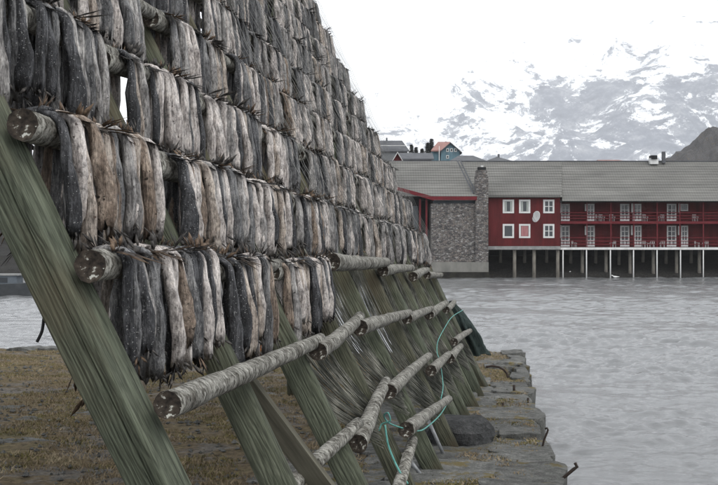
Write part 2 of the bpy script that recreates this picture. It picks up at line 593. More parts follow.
def ground_z(x, y):
    g = 1.40 - 0.0254 * (y - 6.3)
    return g + max(0.0, -x) * 0.012 + 0.05 * fbm(x * 0.5, y * 0.5, 3.1, 3) + 0.02 * fbm(x * 2.3, y * 2.3, 8.0, 2)


def edge_x(y):
    return 2.4 + 0.116 * (y - 14.8)


def rail_pt(tier, y):
    p = at(99 - 66 * (tier - 1), 267 - 138.5 * (tier - 1), Y0)
    return p + D * (y - Y0)


SLOPE = (rail_pt(1, Y0) - rail_pt(0, Y0)).normalized()
NOUT = Vector((SLOPE.z, 0, -SLOPE.x)).normalized()          # out of the rack's seaward face


# ------------------------------------------------------------------ water
def build_water():
    ys = [-40.0, -10.0, 0.0]
    y = 8.0
    while y < 175:
        ys.append(y)
        y += max(0.07, 0.003 * y) if y < 150 else 4.0
    ys += [220, 300, 420, 600, 900, 1300, 1700]
    nx = 420
    V, F = [], []
    for j, y in enumerate(ys):
        half = max(14.0, 0.36 * y)
        xs = np.concatenate(([-half * 4 - 300], np.linspace(-half, half, nx), [half * 4 + 300]))
        xs = xs + 0.0
        for x in xs:
            V.append((x, y, 0.0))
    V = np.array(V)
    x, y = V[:, 0], V[:, 1]
    z = np.zeros(len(V))
    r2 = np.random.default_rng(4)
    for i in range(64):
        short = i < 40
        lam = r2.uniform(0.24, 0.75) if short else r2.uniform(0.8, 2.8)
        ang = r2.normal(1.45, 0.85 if short else 0.5)
        k = 2 * math.pi / lam
        amp = (0.055 if short else 0.05) / k
        ph = r2.uniform(0, 6.28)
        warp = 0.8 * np.sin(0.17 * x + ph) + 0.8 * np.sin(0.11 * y - ph) + 0.6 * np.sin(0.9 * x + 0.5 * y + 3 * ph)
        s = np.sin(k * (x * math.cos(ang) + y * math.sin(ang)) + ph + warp * 2.0)
        fade = np.clip((lam / 0.009 - y) / 30.0 + 1, 0, 1)
        z += amp * (s - 0.5 * s * s) * fade
    gust = 0.7 + 0.45 * np.sin(0.13 * x + 0.31 * y) * np.sin(0.05 * x - 0.17 * y + 1.0)
    z *= gust * np.clip((170 - y) / 20, 0, 1) * np.clip((y - 4) / 8, 0, 1) * (np.abs(x) < 0.5 * np.abs(y) + 20)
    V[:, 2] = z
    w = nx + 2
    n = len(ys)
    jj, ii = np.meshgrid(np.arange(n - 1), np.arange(w - 1), indexing='ij')
    a = (jj * w + ii).ravel()
    F = np.stack([a, a + 1, a + 1 + w, a + w], 1)
    me = bpy.data.meshes.new('sea')
    me.from_pydata(V.tolist(), [], F.tolist())
    me.polygons.foreach_set('use_smooth', [True] * len(F))
    me.materials.append(MATS['sea_water'])
    o = bpy.data.objects.new('sea', me)
    place(o, Matrix.Identity(4))
    tag(o, 'pale grey rippled harbour water', 'water', kind='structure')


build_water()

mb = MB()
mb.add([(-6000, -300, -3.0), (6000, -300, -3.0), (6000, 9000, -3.0), (-6000, 9000, -3.0)], [(0, 1, 2, 3)])
tag(mb.build('seabed', 'shore_rock'), 'dark rocky sea floor under the harbour water', 'seabed', kind='structure')


# ------------------------------------------------------------------ quay ground with its edge stones
def build_quay():
    xs = np.concatenate((np.arange(-34, -14, 0.8), np.arange(-14, 6.01, 0.16)))
    ys = np.arange(-8, 38.01, 0.22)
    V, F = [], []
    nx, ny = len(xs), len(ys)
    for j, y in enumerate(ys):
        for i, x in enumerate(xs):
            xe = edge_x(y) - 0.45
            xx = min(x, xe)
            yy = y
            z = ground_z(xx, yy)
            if xx > 0.153 * (yy - 26.5) + 2.0 and yy < 28.5:
                z -= 0.1
            if j == ny - 1:
                yy += 0.5 * fbm(x * 0.7, 1.0) + (0.5 if x < -3 else 0)
            V.append((xx, yy, z))
    for j in range(ny - 1):
        for i in range(nx - 1):
            a = j * nx + i
            if V[a][0] >= V[a + 1][0] - 1e-6 and V[a + nx][0] >= V[a + nx + 1][0] - 1e-6:
                continue
            F.append((a, a + 1, a + nx + 1, a + nx))
    # quay wall: skirt down below the water at the far end and on the seaward side
    def skirt(idx):
        k = len(V)
        for a in idx:
            V.append((V[a][0] + 0.02, V[a][1] + 0.02, -2.5))
        for t in range(len(idx) - 1):
            F.append((idx[t], idx[t + 1], k + t + 1, k + t))
    skirt([(ny - 1) * nx + i for i in range(nx)])
    skirt([j * nx + nx - 1 for j in range(ny)])
    me = bpy.data.meshes.new('quay')
    me.from_pydata(V, [], F)
    me.materials.append(MATS['quay_turf'])
    me.polygons.foreach_set('use_smooth', [True] * len(F))
    o = bpy.data.objects.new('quay', me)
    place(o, Matrix.Identity(4))
    tag(o, 'stony quay ground with brown turf under the rack', 'quay', kind='structure')
    return o


QUAY = build_quay()


def stone_mesh(name, seed, sx, sy, sz, rough=0.05, mat='quay_stone', cuts=8):
    """a rough block, half size sx, sy, sz"""
    r = random.Random(seed)
    mbx = MB()
    n = cuts
    V, idx, F = [], {}, []
    for i in range(n + 1):
        for j in range(n + 1):
            for k in range(3):
                if 0 < i < n and 0 < j < n and k == 1:
                    continue
                u, v, w = i / n * 2 - 1, j / n * 2 - 1, k - 1
                p = Vector((u, v, w))
                # round the corners
                cr = (abs(u) ** 4 + abs(v) ** 4) ** 0.25
                q = Vector((u / max(1.0, cr ** 0.55), v / max(1.0, cr ** 0.55), w))
                top = 0.07 * min(1, 0.16 / sz) if w > 0 else 0.0
                e = max(abs(u), abs(v))
                q.z -= top * (e ** 6)
                q = Vector((q.x * sx, q.y * sy, q.z * sz))
                nz = mnoise.noise_vector(q * 2.2 + Vector((seed * 3.7, 0, 0)))
                n2 = mnoise.noise_vector(q * 6.0 + Vector((0, seed * 1.9, 0)))
                q += Vector((nz.x * rough * 1.6, nz.y * rough * 1.6, nz.z * rough)) + n2 * rough * 0.45
                idx[(i, j, k)] = len(V)
                V.append(q)
    for i in range(n):
        for j in range(n):
            F.append((idx[i, j, 2], idx[i + 1, j, 2], idx[i + 1, j + 1, 2], idx[i, j + 1, 2]))
    for i in range(n):
        for k in range(2):
            F.append((idx[i, 0, k], idx[i + 1, 0, k], idx[i + 1, 0, k + 1], idx[i, 0, k + 1]))
            F.append((idx[i + 1, n, k], idx[i, n, k], idx[i, n, k + 1], idx[i + 1, n, k + 1]))
            F.append((idx[0, i + 1, k], idx[0, i, k], idx[0, i, k + 1], idx[0, i + 1, k + 1]))
            F.append((idx[n, i, k], idx[n, i + 1, k], idx[n, i + 1, k + 1], idx[n, i, k + 1]))
    mbx.add(V, F)
    return mbx.mesh(name, mat, smooth=False)


def build_edge_stones():
    y = 10.5
    s = 0
    while y < 37.2:
        dy = random.uniform(0.8, 1.7)
        xr = edge_x(y + dy / 2) + random.uniform(-0.1, 0.12)
        xl = 0.153 * (y - 26.5) + 1.55
        x = xr
        first = True
        while x > xl:
            dx = random.uniform(0.55, 1.25) if not first else random.uniform(0.6, 1.2) * (0.38 if y > 28 else 1)
            s += 1
            lift = random.uniform(-0.035, 0.03)
            sz = 0.7 if first else 0.16
            cx, cy = x - dx / 2, y + dy / 2
            if cy > 27.5 and not first and random.random() < 0.93:
                x -= dx
                continue
            zt = ground_z(cx, cy) + 0.04 + lift
            me = stone_mesh('stone', s, dx / 2 * 1.05, dy / 2 * 1.05, sz, 0.035)
            M = Matrix.Translation((cx, cy, zt - sz)) @ Matrix.Rotation(random.uniform(-0.12, 0.12) - 0.11, 4, 'Z') @ \
                Matrix.Rotation(random.uniform(-0.05, 0.05), 4, 'X') @ Matrix.Rotation(random.uniform(-0.05, 0.05), 4, 'Y')
            local_mesh('stone', me, M, QUAY)
            x -= dx
            first = False
        y += dy
    # rough slabs at the far end of the quay, breaking its edge line
    for i, (px, py, w) in enumerate([(512, 352, .35), (440, 349, .6), (415, 348, .5), (60, 345.5, .6), (28, 345.5, .5), (185, 346.5, .4), (210, 347, .4)]):
        Yf = 37.6
        c = at(px, py, Yf)
        zt = ground_z(c.x, Yf) + 0.09
        me = stone_mesh('stone', 300 + i, w, 0.45, 0.5, 0.07)
        local_mesh('stone', me, Matrix.Translation((c.x, Yf, zt - 0.5)) @ Matrix.Rotation(random.uniform(-.3, .3), 4, 'Z'), QUAY)


build_edge_stones()
# flat stones breaking through the turf on the landward side
for i in range(14):
    yy = random.uniform(15, 35)
    xx = random.uniform(-0.3 * yy, 0.02 * yy)
    me = stone_mesh('stone', 500 + i, random.uniform(0.2, 0.55), random.uniform(0.15, 0.4), 0.09, 0.04)
    local_mesh('stone', me, Matrix.Translation((xx, yy, ground_z(xx, yy) - 0.085)) @ Matrix.Rotation(random.uniform(-.6, .6), 4, 'Z'), QUAY)


def ground_at(px, py, lift=0.0):
    """point where the pixel's ray meets the quay ground"""
    lo, hi = 8.0, 60.0
    for _ in range(50):
        m = (lo + hi) / 2
        p = at(px, py, m)
        if p.z > ground_z(p.x, p.y) + lift:
            lo = m
        else:
            hi = m
    return at(px, py, lo)


# ------------------------------------------------------------------ turf
def blades(name, mat, n, keep, hmin, hmax, seed, label):
    r = np.random.default_rng(seed)
    mb_v, mb_f = [], []
    cnt = 0
    tries = 0
    while cnt < n and tries < n * 12:
        tries += 1
        y = 11 + 27.2 * r.random() ** 0.9
        x = r.uniform(-0.33 * y - 0.5, edge_x(y) - 0.1)
        if not keep(x, y):
            continue
        z = ground_z(x, y)
        m = r.integers(4, 8)
        for _ in range(m):
            bx, by = x + r.normal(0, 0.05), y + r.normal(0, 0.05)
            h = r.uniform(hmin, hmax) * (0.6 if bx > 0.153 * (by - 26.5) + 1.5 and by < 28.5 else 1)
            a = r.uniform(0, 6.28)
            w = r.uniform(0.006, 0.014)
            lx, ly = r.normal(0, 0.6) * h, r.normal(0, 0.6) * h
            k = len(mb_v)
            zz = ground_z(bx, by) - 0.01 + (0.045 if bx > 0.153 * (by - 26.5) + 1.5 and by < 28.5 else 0)
            mb_v += [(bx - w * math.cos(a), by - w * math.sin(a), zz), (bx + w * math.cos(a), by + w * math.sin(a), zz), (bx + lx, by + ly, zz + h)]
            mb_f.append((k, k + 1, k + 2))
        cnt += 1
    me = bpy.data.meshes.new(name)
    me.from_pydata(mb_v, [], mb_f)
    me.materials.append(MATS[mat])
    o = bpy.data.objects.new(name, me)
    place(o, Matrix.Identity(4))
    tag(o, label, 'grass', kind='stuff')


def turfy(x, y):
    on_stone = x > 0.153 * (y - 26.5) + 1.5
    f = fbm(x * 0.9, y * 0.55, 1.0, 4)
    if on_stone:
        if y > 28.0 and x < edge_x(y) - 0.45:
            return f > -0.4
        return f > 0.08 and y < 28
    return f > -0.12


blades('dry_grass', 'grass_straw', 16000, turfy, 0.02, 0.07, 1, 'short straw coloured grass in patches on the quay')
blades('moss_tufts', 'grass_olive', 9000, lambda x, y: turfy(x, y) and fbm(x * 0.7, y * 0.6, 9.0, 3) > 0.0, 0.015, 0.06, 2, 'olive green mossy tufts in patches on the quay')

def gravel():
    r = random.Random(21)
    m = MB()
    for i in range(3200):
        y = 12 + 26 * r.random()
        x = r.uniform(-0.32 * y, edge_x(y) - 0.3)
        if fbm(x * 0.9, y * 0.55, 1.0, 4) > 0.12 and r.random() < 0.7:
            continue
        q = r.uniform(0.015, 0.06) * (1.5 if r.random() < 0.06 else 1)
        z = ground_z(x, y) + q * 0.2
        a = r.uniform(0, 3.1)
        ca, sa = math.cos(a), math.sin(a)
        pts = []
        for (u, v, w) in ((1, 0, 0), (0, 1, 0), (-1, 0, 0), (0, -1, 0), (.1, .1, .7), (0, 0, -.6)):
            u, v, w = u * r.uniform(.6, 1.3) * q, v * r.uniform(.5, 1.0) * q, w * r.uniform(.6, 1.1) * q
            pts.append((x + u * ca - v * sa, y + u * sa + v * ca, z + w))
        m.add(pts, [(0, 1, 4), (1, 2, 4), (2, 3, 4), (3, 0, 4), (1, 0, 5), (2, 1, 5), (3, 2, 5), (0, 3, 5)])
    o = m.build('gravel', 'quay_stone')
    tag(o, 'loose grey pebbles scattered over the quay turf', 'gravel', kind='stuff')


gravel()

# ------------------------------------------------------------------ drying rack
FRAMES = [6.3, 8.4, 10.5, 12.7, 15.0, 17.4, 19.1, 20.7, 22.7, 24.8, 26.5]
TOPT = 9.7
RACK = empty('drying_rack', (rail_pt(-2.4, 16).x - 1, 16, ground_z(-1, 16)), 'tall wooden fish drying rack of leaning green timbers and bark rails', 'drying rack')


def squared_leg(length, w, bev, seed, taper=0.08, crack=False):
    """timber along local z, rounded square section"""
    r = random.Random(seed)
    prof = []
    for q in range(4):
        for k in range(4):
            a = q * math.pi / 2 + k / 3 * math.pi / 2
            cx = (w - bev) * (1 if q in (0, 3) else -1)
            cy = (w - bev) * (1 if q in (0, 1) else -1)
            prof.append((cx + bev * math.cos(a), cy + bev * math.sin(a)))
    if crack:       # a long drying check down the face turned to the camera
        k = max(i for i, (x, y) in enumerate(prof) if y < 0 and x < 0) + 1
        cx = w * 0.42
        prof = prof[:k] + [(cx - 0.007, -w), (cx, -w + 0.03), (cx + 0.005, -w)] + prof[k:]
    n = 16
    V, F = [], []
    m = len(prof)
    for j in range(n + 1):
        z = length * j / n
        sc = 1 - taper * j / n
        ox = 0.02 * mnoise.noise(Vector((z * 0.5, seed, 0)))
        oy = 0.02 * mnoise.noise(Vector((z * 0.5, seed, 9)))
        for (x, y) in prof:
            d = 1 + 0.03 * mnoise.noise(Vector((x * 9, y * 9, z * 0.8 + seed)))
            V.append((x * sc * d + ox, y * sc * d + oy, z))
    for j in range(n):
        for k in range(m):
            a, b_ = j * m + k, j * m + (k + 1) % m
            F.append((a, b_, b_ + m, a + m))
    F.append(tuple(range(m - 1, -1, -1)))
    F.append(tuple(n * m + k for k in range(m)))
    return MB().add(V, F).mesh('leg', 'green_timber', smooth=not crack)


LEGOFF = 0.215
for i, Y in enumerate(FRAMES):
    top = rail_pt(TOPT, Y) - NOUT * LEGOFF
    a = rail_pt(0, Y) - NOUT * LEGOFF
    d = (top - a).normalized()
    t = 0.0
    while True:
        p = a - d * t
        if p.z < ground_z(p.x, p.y) - 0.06:
            break
        t += 0.02
    if i == 0:
        me = squared_leg((top - p).length, 0.118, 0.018, 3, crack=True)
        roll = R(-20)
    else:
        me = squared_leg((top - p).length, random.uniform(0.112, 0.125), random.choice([0.03, 0.05, 0.07]), 3 + i * 5)
        roll = R(random.uniform(-20, 12))
    local_mesh('leg', me, axis_matrix(p, top, roll), RACK)
# rear posts under the ridge
for i in (0, 1, 7, 9, 10):
    Y = FRAMES[i]
    top = rail_pt(TOPT - 0.3, Y) - NOUT * 0.42
    b0 = Vector((top.x + 0.42, Y + 0.1, ground_z(top.x + 0.42, Y) - 0.06))
    local_mesh('rear_post', squared_leg((top - b0).length, 0.085, 0.05, 90 + i), axis_matrix(b0, top, 0), RACK)


def log_mesh(length, r0, r1, seed, bend=0.03, sides=12):
    r = random.Random(seed)
    n = max(6, int(length / 0.18))
    V, F, M = [], [], []
    ph = r.uniform(0, 6.28)
    ds = []
    for j in range(n + 1):
        u = j / n
        z = u * length
        rad = r0 + (r1 - r0) * u
        ox = bend * math.sin(u * math.pi) * math.cos(ph) + 0.008 * mnoise.noise(Vector((z * 2, seed, 0)))
        oy = bend * math.sin(u * math.pi) * math.sin(ph) + 0.008 * mnoise.noise(Vector((z * 2, seed, 5)))
        for k in range(sides):
            a = 2 * math.pi * k / sides
            rr = rad * (1 + 0.09 * mnoise.noise(Vector((math.cos(a) * 1.3, math.sin(a) * 1.3, z * 2.5 + seed * 3))))
            V.append((ox + rr * math.cos(a), oy + rr * math.sin(a), z))
    for j in range(n):
        for k in range(sides):
            a, b_ = j * sides + k, j * sides + (k + 1) % sides
            F.append((a, b_, b_ + sides, a + sides))
            M.append(0)
    for j, rev in ((0, True), (n, False)):
        c = len(V)
        V.append((V[j * sides][0] - r0 if False else sum(V[j * sides + k][0] for k in range(sides)) / sides,
                  sum(V[j * sides + k][1] for k in range(sides)) / sides, (0.012 if rev else length - 0.012)))
        for k in range(sides):
            a, b_ = j * sides + k, j * sides + (k + 1) % sides
            F.append((b_, a, c) if rev else (a, b_, c))
            M.append(1)
    mbx = MB()
    mbx.add(V, F)
    mbx.m = M
    me = mbx.mesh('rail', ['lichen_bark', 'log_end'], smooth=False)
    sm = [m == 0 for m in M]
    me.polygons.foreach_set('use_smooth', sm)
    return me


RAIL_N = 0


def rail(p0, p1, r0, r1, bend=0.02):
    global RAIL_N
    RAIL_N += 1
    me = log_mesh((Vector(p1) - Vector(p0)).length, r0, r1, RAIL_N, bend)
    return local_mesh('rail', me, axis_matrix(p0, p1), RACK)


def pix_on(px, py, y_):
    return at(px, py, y_)


# bare lower rails, placed from the photograph (pixel ends, distance from the leg they rest on)
LOW = [
    # tier 0
    (167, 405, 6.15, 320, 340, 10.75, .076, .058),
    (318, 352, 10.35, 360, 317, 12.95, .080, .058),
    (360, 328, 12.55, 409, 313, 17.55, .085, .058),
    (407, 319, 17.2, 431, 309, 20.85, .080, .055),
    (429, 315, 20.6, 446, 303, 22.9, .085, .06),
    (446, 310, 22.7, 454, 302, 26.8, .07, .055),
    # tier -1
    (262, 515, 8.2, 358, 424, 10.85, .075, .055),
    (358, 444, 10.5, 386, 381, 12.9, .085, .055),
    (389, 392, 12.6, 429, 356, 17.6, .082, .055),
    (431, 371, 17.3, 449, 354, 20.9, .085, .055),
    (450, 359, 20.6, 461, 346, 22.95, .085, .055),
    (454, 342, 22.6, 470, 331, 26.8, .075, .055),
    # tier -2
    (378, 560, 10.2, 413, 440, 12.9, .075, .055),
    (406, 430, 12.5, 449, 399, 17.5, .085, .055),
    # tier 1 beyond the fish
    (331, 262, 12.6, 386, 262, 17.4, .1, .07),
    (383, 271, 17.15, 412, 268, 20.9, .085, .058),
    (413, 277, 20.6, 427, 270, 22.9, .085, .06),
    (427, 275, 22.6, 441, 275, 26.8, .075, .055),
]
for (ax, ay, aY, bx, by, bY, r0, r1) in LOW:
    rail(pix_on(ax, ay, aY), pix_on(bx, by, bY), r0, r1, 0.015)

# rails that carry fish; remember where they run
CARRY = []          # (tier, y0, y1, p0, p1, r0, r1)
for tier in range(1, 10):
    last = 3 if tier == 1 else len(FRAMES) - 1
    k = 0
    while k < last:
        span = 1 if (last - k < 2 or random.random() < 0.7) else 2
        if tier <= 3 and k < 3:
            span = 1
        ya = FRAMES[k] - (0.15 if k == 0 else 0.22)
        yb = FRAMES[k + span] + 0.16 + (0.25 if k + span == len(FRAMES) - 1 else 0)
        r0, r1 = random.uniform(0.072, 0.082), random.uniform(0.052, 0.06)
        p0 = rail_pt(tier, ya) + Vector((0, 0, -0.035 if k else 0.0)) + NOUT * 0.01
        p1 = rail_pt(tier, yb) + Vector((0, 0, 0.045))
        if k == 0:
            r0 = 0.086
        rail(p0, p1, r0, r1, 0.02)
        CARRY.append((tier, k, k + span, p0, p1, r0, r1))
        k += span
# ridge rail
rail(rail_pt(TOPT, 6.0) - NOUT * 0.02 + Vector((0, 0, 0.0)), rail_pt(TOPT, 16.0), .08, .07)
rail(rail_pt(TOPT, 15.8) - NOUT * 0.02 + Vector((0, 0, 0.1)), rail_pt(TOPT, 26.9), .08, .07)
# plank brace behind the second leg
c0, c1 = at(247, 385, 9.0), at(318, 480, 9.0)
dd = (c1 - c0).normalized()
c1 = c1 + dd * 0.0
while c1.z > ground_z(c1.x, c1.y) - 0.04:
    c1 += dd * 0.03
c0 = c0 - dd * 1.5
L = (c1 - c0).length
mbx = MB().box((-0.08, -0.03, 0), (0.08, 0.03, L))
local_mesh('brace', mbx.mesh('brace', 'old_plank'), axis_matrix(c0, c1, 0.35), RACK)
# inner horizontal poles that tie the rear posts to the frames
for tier in (3, 6, 8):
    p0 = rail_pt(tier, 6.2) - NOUT * 0.75 + Vector((-0.1, 0, 0.1))
    p1 = rail_pt(tier, 16.6) - NOUT * 0.75 + Vector((-0.1, 0, 0.1))
    p2 = rail_pt(tier, 26.8) - NOUT * 0.75 + Vector((-0.1, 0, 0.1))
    rail(p0, p1, .06, .05)
    rail(p1 - D * 0.3 + Vector((0, 0, 0.09)), p2, .06, .05)


# ------------------------------------------------------------------ dried fish
def fish_variant(seed):
    r = random.Random(seed)
    Rr = 0.068
    Ln = r.uniform(0.46, 0.66)
    W = r.uniform(0.026, 0.05)
    T = r.uniform(0.024, 0.042)
    tw = r.uniform(-1.7, 1.7)
    sway = r.uniform(-0.05, 0.05)
    swing = r.uniform(-0.005, 0.05)
    g0 = r.choice([math.pi / 2, math.pi / 2 + 0.5, math.pi / 2 - 0.6, 0.2, math.pi])
    gd = r.uniform(0.35, 0.85)
    cs = []
    for a in (118, 88, 58, 30, 6):
        cs.append((R(a), None))
    nst = 7
    secs = []
    arc_len = 0.2
    for idx, (a, _) in enumerate(cs):
        s = idx / 4 * 0.22
        secs.append((s, Vector(((Rr + 0.022) * math.cos(a), 0, (Rr + 0.022) * math.sin(a))), Vector((math.cos(a), 0, math.sin(a)))))
    for j in range(1, nst + 1):
        u = j / nst
        secs.append((0.22 + 0.78 * u, Vector((Rr + 0.022 + swing * math.sin(u * 2.2) + r.uniform(-.007, .007), r.uniform(-.004, .004), -Ln * u)), Vector((1, 0, 0))))
    nr = 12
    V, F, M = [], [], []
    for (s, c, N) in secs:
        w = np.interp(s, [0, .1, .3, .6, .85, 1], [.018, .026, max(.028, W * 0.75), W * 0.92, W, W * 0.8])
        t = np.interp(s, [0, .1, .3, .6, .85, 1], [.012, .018, .024, T * 0.95, T, T * 0.85])
        ph = tw * max(0, s - 0.2)
        B = Vector((0, 1, 0))
        N2 = N * math.cos(ph) + B * math.sin(ph)
        B2 = B * math.cos(ph) - N * math.sin(ph)
        cc = c + B * (sway * math.sin(s * 1.5) * s)
        for k in range(nr):
            th = 2 * math.pi * k / nr
            dth = (th - g0 + math.pi) % (2 * math.pi) - math.pi
            g = 1 - gd * math.exp(-(dth / 0.42) ** 2) * min(1, max(0, s - 0.1) * 2.2)
            nz = 1 + 0.36 * mnoise.noise(Vector((math.cos(th) * 2.2, math.sin(th) * 2.2 + seed, s * 3.0 + seed * 7)))
            V.append(cc + B2 * (w * g * nz * math.cos(th)) + N2 * (t * g * nz * math.sin(th)))
    ns = len(secs)
    for i in range(ns - 1):
        for k in range(nr):
            a, b_ = i * nr + k, i * nr + (k + 1) % nr
            F.append((a, a + nr, b_ + nr, b_))
            M.append(0)
    # hollow collar where the head was cut
    base = (ns - 1) * nr
    for k in range(nr):
        v = V[base + k]
        V[base + k] = Vector((v.x, v.y, v.z + 0.09 * mnoise.noise(Vector((k * 1.7, seed, 2)))))
    c = len(V)
    V.append(secs[-1][1] + Vector((0, sway, 0.07)))
    for k in range(nr):
        F.append((base + k, c, base + (k + 1) % nr))
        M.append(1)
    F.append(tuple(range(nr)))
    M.append(1)
    body = (np.array([tuple(v) for v in V]), F, M)

    def spikes(origin, main, side, n, lmin, lmax, spread, wd):
        V2, F2 = [], []
        nrm = main.cross(side).normalized()
        for q in range(n):
            a = (q / max(1, n - 1) - 0.5) * 2 * spread + r.uniform(-.12, .12)
            d = (main * math.cos(a) + side * math.sin(a) + nrm * r.uniform(-.3, .3)).normalized()
            e = d.cross(nrm).normalized()
            l = r.uniform(lmin, lmax)
            k = len(V2)
            o_ = origin + side * (0.012 * (q - n / 2))
            mid = o_ + d * l * 0.55
            V2 += [o_, mid + e * wd, mid - e * wd, mid + nrm * 0.005, o_ + d * l]
            F2 += [(k, k + 1, k + 3), (k, k + 3, k + 2), (k + 4, k + 3, k + 1), (k + 4, k + 2, k + 3), (k, k + 2, k + 1), (k + 4, k + 1, k + 2)]
        return np.array([tuple(v) for v in V2]), F2, [0] * len(F2)

    up = seed % 2 == 0
    a0 = R(118)
    o0 = Vector(((Rr + 0.022) * math.cos(a0), 0, (Rr + 0.022) * math.sin(a0)))
    dirn = Vector((r.uniform(-0.5, 0.5), r.uniform(-.8, .8), 1)).normalized() if up else Vector((-1, r.uniform(-.5, .5), r.uniform(-0.6, 0.35))).normalized()
    sd = Vector((0, 1, 0)) - dirn * dirn.y
    tail = spikes(o0, dirn, sd.normalized(), 4, 0.05 + 0.02 * (seed % 4), 0.09 + 0.03 * (seed % 4), 0.7, 0.024)
    ob = secs[-1][1] + Vector((0, sway, 0.03))
    fin = spikes(ob + Vector((T * 0.6, 0, 0)), Vector((r.uniform(-.1, .5), r.uniform(-.6, .6), -1)).normalized(), Vector((0, 1, 0.1)).normalized(), r.choice((2, 3, 4)), 0.03, 0.15, 0.9, 0.015)
    return body, tail, fin, Rr


NV = 28
VAR = [fish_variant(i) for i in range(NV)]


def to_mesh(name, part, mats):
    m = MB()
    m.add(part[0], part[1])
    m.m = list(part[2])
    me = m.mesh(name, mats, smooth=True)
    return me


VB = [to_mesh('dried_fish', v[0], ['fish_grey', 'fin_dark']) for v in VAR]
VT = [to_mesh('tail_fin', v[1], ['fin_dark']) for v in VAR]
VF = [to_mesh('collar_fin', v[2], ['fin_dark']) for v in VAR]

FISH = []           # dicts
for (tier, ka, kb, p0, p1, r0, r1) in CARRY:
    dv = (p1 - p0)
    for k in range(ka, kb):
        y = FRAMES[k] + (0.10 if k == 0 else random.uniform(-0.1, 0.15))
        yend = FRAMES[k + 1] - (random.uniform(0.38, 0.75) if random.random() < (0.75 if k < 6 else 0.4) else random.uniform(0.16, 0.3))
        if k == kb - 1 and k + 1 == len(FRAMES) - 1:
            yend += 0.3
        if tier == 1 and k == 2:
            yend += 0.1
        while y < yend:
            u = (y - p0.y) / dv.y
            c = p0 + dv * u
            rr = r0 + (r1 - r0) * u
            cl = fbm(y * 0.55, tier * 2.7, 5.0, 3)
            for side in (1, -1):
                wgt = [0.19, 0.19, 0.27, 0.25, 0.09, 0.01]
                if tier <= 3 and y < 14:
                    wgt = [0.18, 0.13, 0.17, 0.33, 0.175, 0.015]
                if tier == 1 and y < 8.8:
                    wgt = [0.2, 0.34, 0.2, 0.18, 0.06, 0.02]
                if tier == 3 and y < 8.3:
                    wgt = [0.26, 0.3, 0.3, 0.10, 0.03, 0.01]
                sh = random.random() + cl * 0.22
                acc, mi = 0, 5
                sh = min(max(sh, 0.0), 0.999)
                for q, w_ in enumerate(wgt):
                    acc += w_
                    if sh < acc:
                        mi = q
                        break
                FISH.append(dict(tier=tier, y=y, side=side, c=c + Vector((0, random.uniform(-.02, .02), random.uniform(-.008, .012))), mi=mi,
                                 var=random.randrange(NV), sc=random.uniform(0.88, 1.12), rr=rr * random.choice((1.0, 1.0, 1.12, 1.3)), rz=random.uniform(-0.4, 0.4), fin=random.random(),
                                 flip=random.choice((1, -1))))
            step = random.uniform(0.052, 0.115)
            if random.random() < 0.06:
                step += random.uniform(0.06, 0.22)
            y += step


def fish_matrix(f):
    sc = f['sc'] * (f['rr'] + 0.004) / 0.068
    heading = math.atan2(D.x, 1.0)
    m = Matrix.Translation(f['c']) @ Matrix.Rotation(-heading + f['rz'] + (math.pi if f['side'] < 0 else 0), 4, 'Z')
    s = Matrix.Diagonal((sc, f['sc'] * 1.05 * f['flip'], f['sc'] * (1.0 if f['side'] > 0 else 1.03), 1))
    return m @ s


def proj(p):
    return (CX + p.x / p.y * FPX, CY - (p.z - EYE) / p.y * FPX)


def in_view(f):
    x, y = proj(f['c'])
    return x > -6 and x < 724 and y > -118 * 6.3 / f['y'] and y < 480


front = sorted([f for f in FISH if f['side'] > 0 and in_view(f)], key=lambda f: f['y'])
single = front[:300]
for f in single:
    f['single'] = True


def ordinal(n):
    words = ['zeroth', 'first', 'second', 'third', 'fourth', 'fifth', 'sixth', 'seventh', 'eighth', 'ninth', 'tenth', 'eleventh', 'twelfth']
    if n < len(words):
        return words[n]
    return '%d%s' % (n, 'th' if 10 <= n % 100 <= 20 else {1: 'st', 2: 'nd', 3: 'rd'}.get(n % 10, 'th'))


CNAME = ['dark speckled', 'slate grey', 'grey', 'pale beige', 'tan', 'brown']
ROW = {1: 'lowest fish row', 2: 'second lowest fish row', 3: 'third lowest fish row', 4: 'fourth lowest fish row', 5: 'fifth lowest fish row',
       6: 'sixth lowest fish row', 7: 'seventh lowest fish row', 8: 'eighth lowest fish row', 9: 'top fish row'}
cnt = {}
for f in sorted(single, key=lambda f: (f['tier'], f['y'])):
    t = f['tier']
    cnt[t] = cnt.get(t, 0) + 1
    mw = fish_matrix(f)
    o = bpy.data.objects.new('dried_fish', VB[f['var']])
    place(o, mw)
    o.material_slots[0].link = 'OBJECT'
    o.material_slots[0].material = MATS[FISHM[f['mi']]]
    o['label'] = '%s dried fish hanging %s from the left end of the %s' % (CNAME[f['mi']], ordinal(cnt[t]), ROW[t])
    o['category'] = 'fish'
    o['group'] = 'stockfish hung over the rack rails'
    fm = 'fin_brown' if f['fin'] < 0.4 else 'fin_dark'
    fm2 = 'fin_brown' if f['fin'] < 0.1 else 'fin_dark'
    for nm, me in (('tail_fin', VT[f['var']]), ('collar_fin', VF[f['var']])):
        q = bpy.data.objects.new(nm, me)
        place(q, mw, o)
        q.material_slots[0].link = 'OBJECT'
        q.material_slots[0].material = MATS[fm if nm == 'tail_fin' else fm2]


